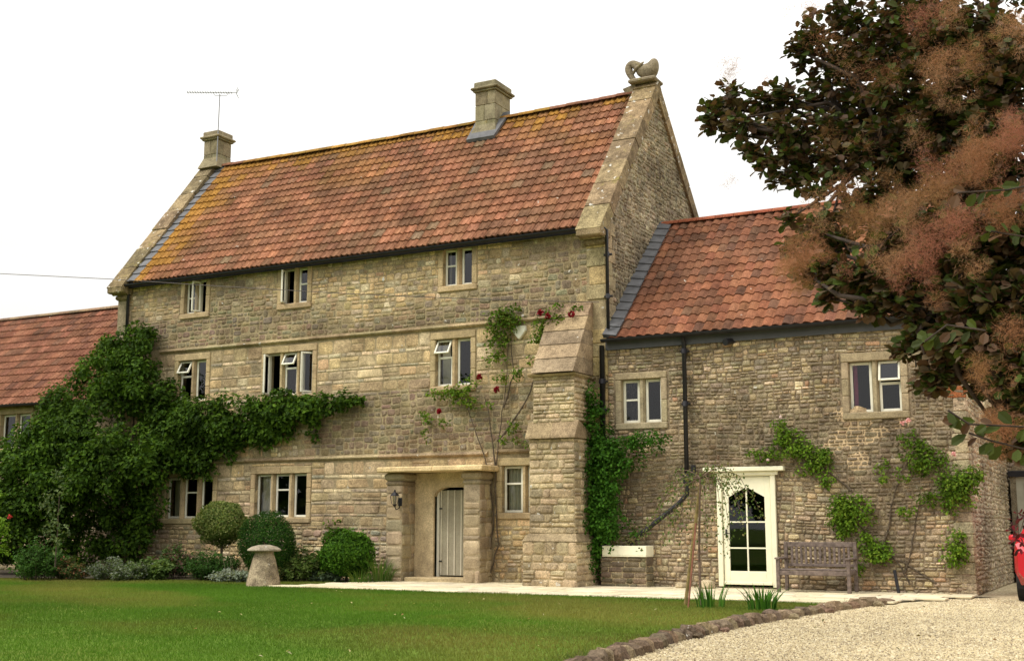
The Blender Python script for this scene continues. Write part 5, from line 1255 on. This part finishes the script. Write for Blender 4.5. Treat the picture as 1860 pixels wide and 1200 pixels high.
LB += [(1835, 765, 38, 5.6), (1855, 810, 34, 5.6), (1790, 705, 30, 5.8), (1845, 700, 50, 5.7), (1900, 780, 60, 5.6), (1440, 450, 24, 6.6), (1470, 500, 30, 6.5), (1430, 400, 16, 6.7), (1500, 540, 18, 6.4), (1820, 790, 26, 5.7), (1860, 790, 40, 5.6), (1700, 690, 34, 6.0), (1740, 670, 40, 6.0), (1290, 190, 16, 7.4), (1420, 320, 24, 7.3), (1510, 100, 34, 7.3), (1820, 690, 44, 5.9), (1850, 730, 40, 5.8), (1790, 650, 50, 6.0), (1840, 610, 60, 6.0), (1760, 610, 50, 6.1), (1560, 540, 24, 6.3), (1520, 520, 24, 6.4), (1470, 440, 24, 6.5), (1510, 400, 30, 6.6), (1480, 350, 20, 6.8), (1460, 310, 26, 7.0)]
br = MB(); tr = MB()
tp = [base, base+np.array((-.05, .05, .9)), base+np.array((-.2, -.1, 1.7)), base+np.array((-.5, -.3, 2.5))]
tr.tube([tuple(p) for p in tp], [.14, .11, .09, .07], 10)
fork = [tp[2], tp[3], base+np.array((.2, .2, 2.3))]
LPs, LNs, LDs, LLs = [], [], [], []
bcent = [T(px, py, d) for px, py, r, d in LB]
hubs = [T(1900, 480, 6.0), T(1800, 330, 6.2), T(1850, 120, 6.4), T(1600, 250, 6.9), T(1700, 560, 5.9), T(2050, 400, 6.0)]
for h in hubs:
    s = Vector(tuple(tp[2])); m = Vector(tuple((tp[2]*.45+h*.55)))+Vector((0, 0, .12)); br.tube([s, m, Vector(tuple(h))], [.05, .038, .024], 8)
for (px, py, r, d), c in zip(LB, bcent):
    h = min(hubs, key=lambda q: np.linalg.norm(q-c)); m = (h+c)/2+NR.normal(0, .06, 3); br.tube([tuple(h), tuple(m), tuple(c)], [.018, .012, .006], 6)
    rw = r/FPX*d*1.0
    inframe = px < 1900
    ntw = int((36 if inframe else 14)*(r/50)**2)+4     # twigs, each ending in a rosette
    for k in range(ntw):
        q = rnd_dir(1)[0]*rw*NR.uniform(.35, 1.0)*np.array((1, 1.1, .95)); e = c+q
        if k % 4 == 0: br.tube([tuple(c+q*.1), tuple(c+q*.55+NR.normal(0, .012, 3)), tuple(e)], [.004, .003, .0015], 4)
        dr_ = nrm((q+np.array((-.03, -.02, .01)))[None])[0]; nl = NR.integers(5, 9)
        for j in range(nl):
            ld_ = nrm((dr_*.5+NR.normal(0, .65, 3))[None])[0]
            LPs.append(e+ld_*.012-dr_*NR.uniform(0, .05)); LDs.append(ld_); LNs.append(nrm((np.array((0, -.25, .8))+NR.normal(0, .5, 3))[None])[0]); LLs.append(NR.uniform(.045, .075))
P_ = np.array(LPs); n = len(P_); LL = np.array(LLs)
SC = [(.050, .062, .015), (.078, .062, .026), (.10, .062, .034), (.044, .066, .014), (.105, .080, .048), (.056, .086, .018), (.085, .050, .030)]
leaf_mesh('crown', P_, np.array(LNs), np.array(LDs), LL, LL*.72, palette(n, SC, P_, .22, .2, 5), M['smoke_leaf'], stree, shape='round', fold=.12)
# larger leaf sprays hanging closest
SPx = [((1862, 775), (1760, 770), (1722, 745), 4.6), ((1880, 820), (1800, 800), (1760, 786), 4.6), ((1790, 600), (1720, 590), (1680, 620), 4.9), ((1800, 420), (1860, 430), (1900, 420), 5.2), ((1900, 330), (1830, 345), (1740, 350), 5.2), ((1640, 410), (1600, 445), (1560, 450), 5.9)]
LPs, LNs, LDs, LLs = [], [], [], []
for s in SPx:
    d = s[3]; q = [T(*p, d) for p in s[:3]]; br.tube([tuple(hubs[0])]+[tuple(v) for v in q] if s[0][0] > 1850 else [tuple(v) for v in q], .004, 5)
    for k in range(11):
        t = k/10; p = q[0]*(1-t)**2+q[1]*2*t*(1-t)+q[2]*t*t; sd_2 = 1 if k % 2 else -1
        ld_ = nrm((np.array((-.4, 0, -.75 if sd_2 < 0 else .25))+NR.normal(0, .35, 3))[None])[0]
        LPs.append(p); LDs.append(ld_); LNs.append(nrm((np.array((0, -1, .35))+NR.normal(0, .4, 3))[None])[0]); LLs.append(NR.uniform(.055, .085))
P_ = np.array(LPs); n = len(P_); LL = np.array(LLs)
leaf_mesh('leaf_sprays', P_, np.array(LNs), np.array(LDs), LL, LL*.62, palette(n, [(.060, .085, .014), (.05, .07, .014), (.04, .055, .014), (.09, .05, .025)], P_, .2), M['smoke_leaf'], stree, shape='round', fold=.12)
tr.build('trunk', M['tbark'], stree, smooth=True); br.build('branches', M['tbark'], stree, smooth=True)
# plumes: clouds of fine hairs on branching stalks
PB = [(1326, 132, 24, 7.1, .9), (1345, 118, 14, 7.1, .8), (1325, 330, 14, 7.1, .8), (1300, 160, 12, 7.2, .12), (1390, 145, 14, 7.1, .4), (1450, 25, 22, 6.9, .5), (1480, 10, 20, 6.9, .5), (1462, 470, 38, 5.9, 1.5), (1442, 500, 30, 5.9, 1.4), (1475, 505, 22, 5.9, .8), (1440, 540, 16, 5.9, .4), (1490, 385, 34, 6, .7), (1530, 350, 30, 6.1, .6), (1570, 395, 40, 5.9, 1), (1600, 350, 40, 6, .6), (1640, 400, 46, 5.8, 1), (1700, 370, 46, 5.6, 1), (1740, 310, 44, 5.7, .9), (1700, 300, 36, 5.8, .7), (1800, 250, 44, 5.5, 1), (1850, 240, 40, 5.4, 1), (1780, 300, 40, 5.5, .9),
      (1620, 460, 38, 5.7, 1), (1660, 500, 36, 5.6, 1), (1690, 440, 36, 5.5, .9), (1740, 400, 40, 5.4, .9), (1760, 470, 30, 5.3, .9), (1700, 540, 18, 5.5, .5), (1730, 145, 46, 5.9, .9), (1700, 100, 36, 6, .7), (1780, 100, 34, 5.8, .7), (1850, 60, 40, 5.6, .9), (1680, 30, 34, 6.1, .7), (1740, 20, 34, 6, .7), (1540, 110, 34, 6.6, .4), (1490, 70, 26, 6.7, .4), (1590, 150, 34, 6.5, .4), (1500, 250, 26, 6.6, .3), (1660, 240, 30, 6.2, .5), (1640, 130, 30, 6.3, .4), (1820, 380, 40, 5.3, .9), (1850, 330, 34, 5.3, .9),
      (1545, 480, 22, 5.9, .5), (1810, 690, 30, 5.1, .8), (1780, 670, 24, 5.1, .6), (1820, 775, 32, 4.9, .9), (1795, 765, 18, 4.9, .7), (1805, 830, 18, 4.9, .5), (1835, 600, 34, 5.1, .5), (1560, 270, 24, 6.5, .3), (1440, 440, 18, 6.1, .5), (1660, 345, 34, 5.9, .7), (1950, 200, 60, 5.6, .6), (1960, 420, 60, 5.3, .6), (2080, 300, 60, 5.6, .6)]
Vp, Dp, Cp, Lp = [], [], [], []
PC = np.array([(.36, .20, .105), (.32, .17, .09), (.39, .235, .13), (.35, .165, .11), (.29, .17, .08)])
for px, py, r, d, dn in PB:
    c = T(px, py, d); rw = r/FPX*d*1.15; n = int(2700*dn*(r/34)**2)
    q = rnd_dir(n)*(NR.random(n)**.45)[:, None]*rw*np.array((1.1, 1, 1.1)); k = vnoise(q+c, 22, 4)+NR.normal(0, .25, n); q = q[k > -.15]; n = len(q)
    Vp.append(c+q); Dp.append(nrm(q/rw+rnd_dir(n)*1.3)); base_c = PC[NR.integers(0, len(PC))]; Cp.append(base_c*(1+NR.uniform(-.22, .22, n))[:, None]); Lp.append(NR.uniform(.015, .04, n))
P_ = np.concatenate(Vp); D_ = np.concatenate(Dp); n = len(P_)
leaf_mesh('plumes', P_, rnd_dir(n), D_, np.concatenate(Lp), .0011, np.concatenate(Cp), M['plume'], stree, shape='blade')
# dark red twig hanging in front of the car
cr = T(1853, 965, 5.0); q = rnd_dir(60)*.035; q[:, 2] *= 2.2; LL = NR.uniform(.022, .035, 60)
leaf_mesh('red_twig', cr+q, NR.normal(size=(60, 3)), NR.normal(size=(60, 3)), LL, LL*.5, palette(60, [(.10, .02, .02), (.16, .02, .03), (.05, .02, .02)]), M['smoke_leaf'], stree, shape='round')
tw = MB(); tw.tube([tuple(T(1900, 760, 5.1)), tuple(T(1880, 880, 5.05)), tuple(cr)], [.004, .003, .002], 5); tw.build('twig', M['bark'], stree)

# ================================================================ GRASS, GRAVEL
def grass(n, ymin, ymax, h, wdt):
    y = NR.uniform(ymin, ymax, n); x = NR.uniform(-32, -3.6, n); y = ymin+(ymax-ymin)*NR.random(n)**1.15
    ex = np.interp(-y, [-e[1] for e in EDGE], [e[0] for e in EDGE]); keep = x < ex-.14
    byv = np.interp(-x, [-b[0] for b in BED], [b[1] for b in BED]); pf = np.where(x > -15.9, -3.42, byv)
    keep &= y < pf+NR.normal(0, .02, n)
    # visible wedge, with a margin either side
    keep &= (x > (y+DY)*-1.12-2)
    x, y, pf = x[keep], y[keep], pf[keep]; n = len(x); P_ = np.stack([x, y, np.zeros(n)], 1)
    pn = vnoise(P_, .9, 21); pm = vnoise(P_, 2.7, 22)
    dry = np.clip(.26+.7*vnoise(P_*np.array((.7, 1.2, 1)), .75, 23)+.25*pm+np.where((x > -9) & (y < -4), .3, 0)+np.where(y > pf-1.6, .22, 0), 0, 1)
    c = np.array((.088, .182, .016))*(1-dry[:, None])+np.array((.20, .20, .045))*dry[:, None]
    c = c*(1+.16*pn[:, None]+NR.uniform(-.28, .28, (n, 1)))
    D = NR.normal(0, .45, (n, 3)); D[:, 2] = 1; N = NR.normal(size=(n, 3)); N[:, 2] = .2
    dist = y+DY; return P_, N, D, np.clip(.028+.0009*dist, .03, .05)*NR.uniform(.5, 1.2, n)*(1+.2*pm), .0035+.00035*dist, np.clip(c, .005, 1)
A = grass(900000, -17.5, -.4, 0, 0)
gr = leaf_mesh('grass', *A[:4], A[4], A[5], M['grass'], shape='blade')
tag(gr, kind='stuff', label='short mown green lawn grass with drier yellow patches', cat='grass')
# longer tufts along the edging
n = 16000; y = NR.uniform(-16, -2.2, n); ex = np.interp(-y, [-e[1] for e in EDGE], [e[0] for e in EDGE]); x = ex-.10-np.abs(NR.normal(0, .16, n)); k = vnoise(np.stack([x, y, x*0], 1), 6, 4) > -.2; x, y = x[k], y[k]; n = len(x)
D = NR.normal(0, .7, (n, 3)); D[:, 2] = .9
leaf_mesh('rough_grass', np.stack([x, y, x*0], 1), NR.normal(size=(n, 3)), D, NR.uniform(.04, .11, n), .007, palette(n, [(.10, .13, .03), (.16, .14, .06), (.07, .12, .02)]), M['grass'], shape='blade')
tag(bpy.data.objects['rough_grass'], kind='stuff', label='rough dry grass tufts growing behind the stone edging', cat='grass')
# fallen leaves
n = 60; x = NR.uniform(-14, -5.5, n); y = NR.uniform(-16, -4, n); s = NR.uniform(.03, .07, n)
k = x > -(y+DY)*.95; x, y, s = x[k], y[k], s[k]; n = len(x)
fl = leaf_mesh('fallen_leaves', np.stack([x, y, np.full(n, .035)], 1), NR.normal(0, .3, (n, 3))+np.array((0, 0, 1)), NR.normal(size=(n, 3)), s, s*.5, palette(n, [(.45, .38, .18), (.5, .45, .28), (.3, .18, .08)]), M['leaf'])
tag(fl, kind='stuff', label='a few pale fallen leaves and petals scattered on the lawn', cat='leaves')
# loose gravel
n = 50; x = NR.uniform(-4.4, 0, n); y = NR.uniform(-13, -1.5, n); s = NR.uniform(.03, .06, n)
dl_ = leaf_mesh('drive_litter', np.stack([x, y, np.full(n, .012)], 1), NR.normal(0, .3, (n, 3))+np.array((0, 0, 1)), NR.normal(size=(n, 3)), s, s*.6, palette(n, [(.14, .10, .04), (.20, .12, .06), (.10, .10, .04)]), M['leaf'])
tag(dl_, kind='stuff', label='small brown leaves and litter on the gravel drive', cat='leaves')
def pebbles(n):
    y = -17+16.5*NR.random(n)**1.3; x = NR.uniform(-5.4, 4, n)
    ex = np.interp(-y, [-e[1] for e in EDGE], [e[0] for e in EDGE]); keep = (x > ex+.08) & (x < 0.9-.0*y) & ~((y > -3.3) & (x < -3.5)) & ~((y > -1) & (x < -3.0)); x, y = x[keep], y[keep]; n = len(x)
    s = NR.uniform(.005, .014, n)[:, None]; P_ = np.stack([x, y, np.full(n, -.012)], 1); a = NR.uniform(0, 6.28, n)
    V = []
    for k in range(4): V.append(P_+np.stack([np.cos(a+k*1.57)*s[:, 0]*NR.uniform(.7, 1.4, n), np.sin(a+k*1.57)*s[:, 0]*NR.uniform(.6, 1.1, n), s[:, 0]*NR.uniform(.1, .5, n)], 1))
    V.append(P_+np.stack([NR.normal(0, .2, n)*s[:, 0], NR.normal(0, .2, n)*s[:, 0], s[:, 0]*NR.uniform(.8, 1.3, n)], 1))
    V = np.stack(V, 1).reshape(-1, 3); b = np.arange(n)[:, None]*5
    F_ = np.concatenate([b+np.array([[k, (k+1) % 4, 4]]) for k in range(4)], 1).reshape(-1, 3)
    patch = np.clip(vnoise(P_, .8, 31)*.5+.3, 0, 1)[:, None]
    c = palette(n, [(.58, .485, .29), (.50, .41, .24), (.68, .60, .41), (.40, .32, .19), (.62, .52, .31), (.24, .19, .12)], None, .15)*(1-.30*patch)*np.array((1.02, 1.03, 1.10))
    return V, F_, np.repeat(c, 4, axis=0)
V, F_, c = pebbles(300000)
o = arr_mesh('loose_gravel', V, F_, c, M['petal']); tag(o, kind='stuff', label='loose pale cream gravel chippings on the drive', cat='gravel')
o.data.materials[0] = M['pebble']

# ================================================================ the garden's tree belt behind the camera (seen in the panes)
def far_tree(x, y, h, r, k):
    root = empty('garden_tree', (x, y, 0), 'broadleaf tree in the garden belt behind the viewer', 'tree', 'trees of the garden belt')
    n = 1500; d = rnd_dir(n); q = 1-np.abs(NR.normal(0, .25, n)); P_ = np.array((x, y, h*.55))+d*q[:, None]*np.array((r, r, h*.45))*(1+.2*vnoise(d, 4, k))[:, None]; L = NR.uniform(.5, .9, n)
    leaf_mesh('crown', P_, d+NR.normal(0, .5, (n, 3)), NR.normal(size=(n, 3)), L, L*.7, palette(n, DKGREEN, P_), M['leaf'], root)
    a = MB(); a.tube([(x, y, 0), (x, y, h*.5)], [.3, .15], 7); a.build('trunk', M['bark'], root)
for k, x in enumerate(range(-10, 46, 6)): far_tree(x+R.uniform(-1.5, 1.5), -52+R.uniform(-3, 3), R.uniform(8, 11), R.uniform(3.4, 4.4), k)
for k, x in enumerate(range(-70, -14, 7)): far_tree(x+R.uniform(-1.5, 1.5), -50+R.uniform(-3, 3), R.uniform(8, 11), R.uniform(3.4, 4.4), k+20)
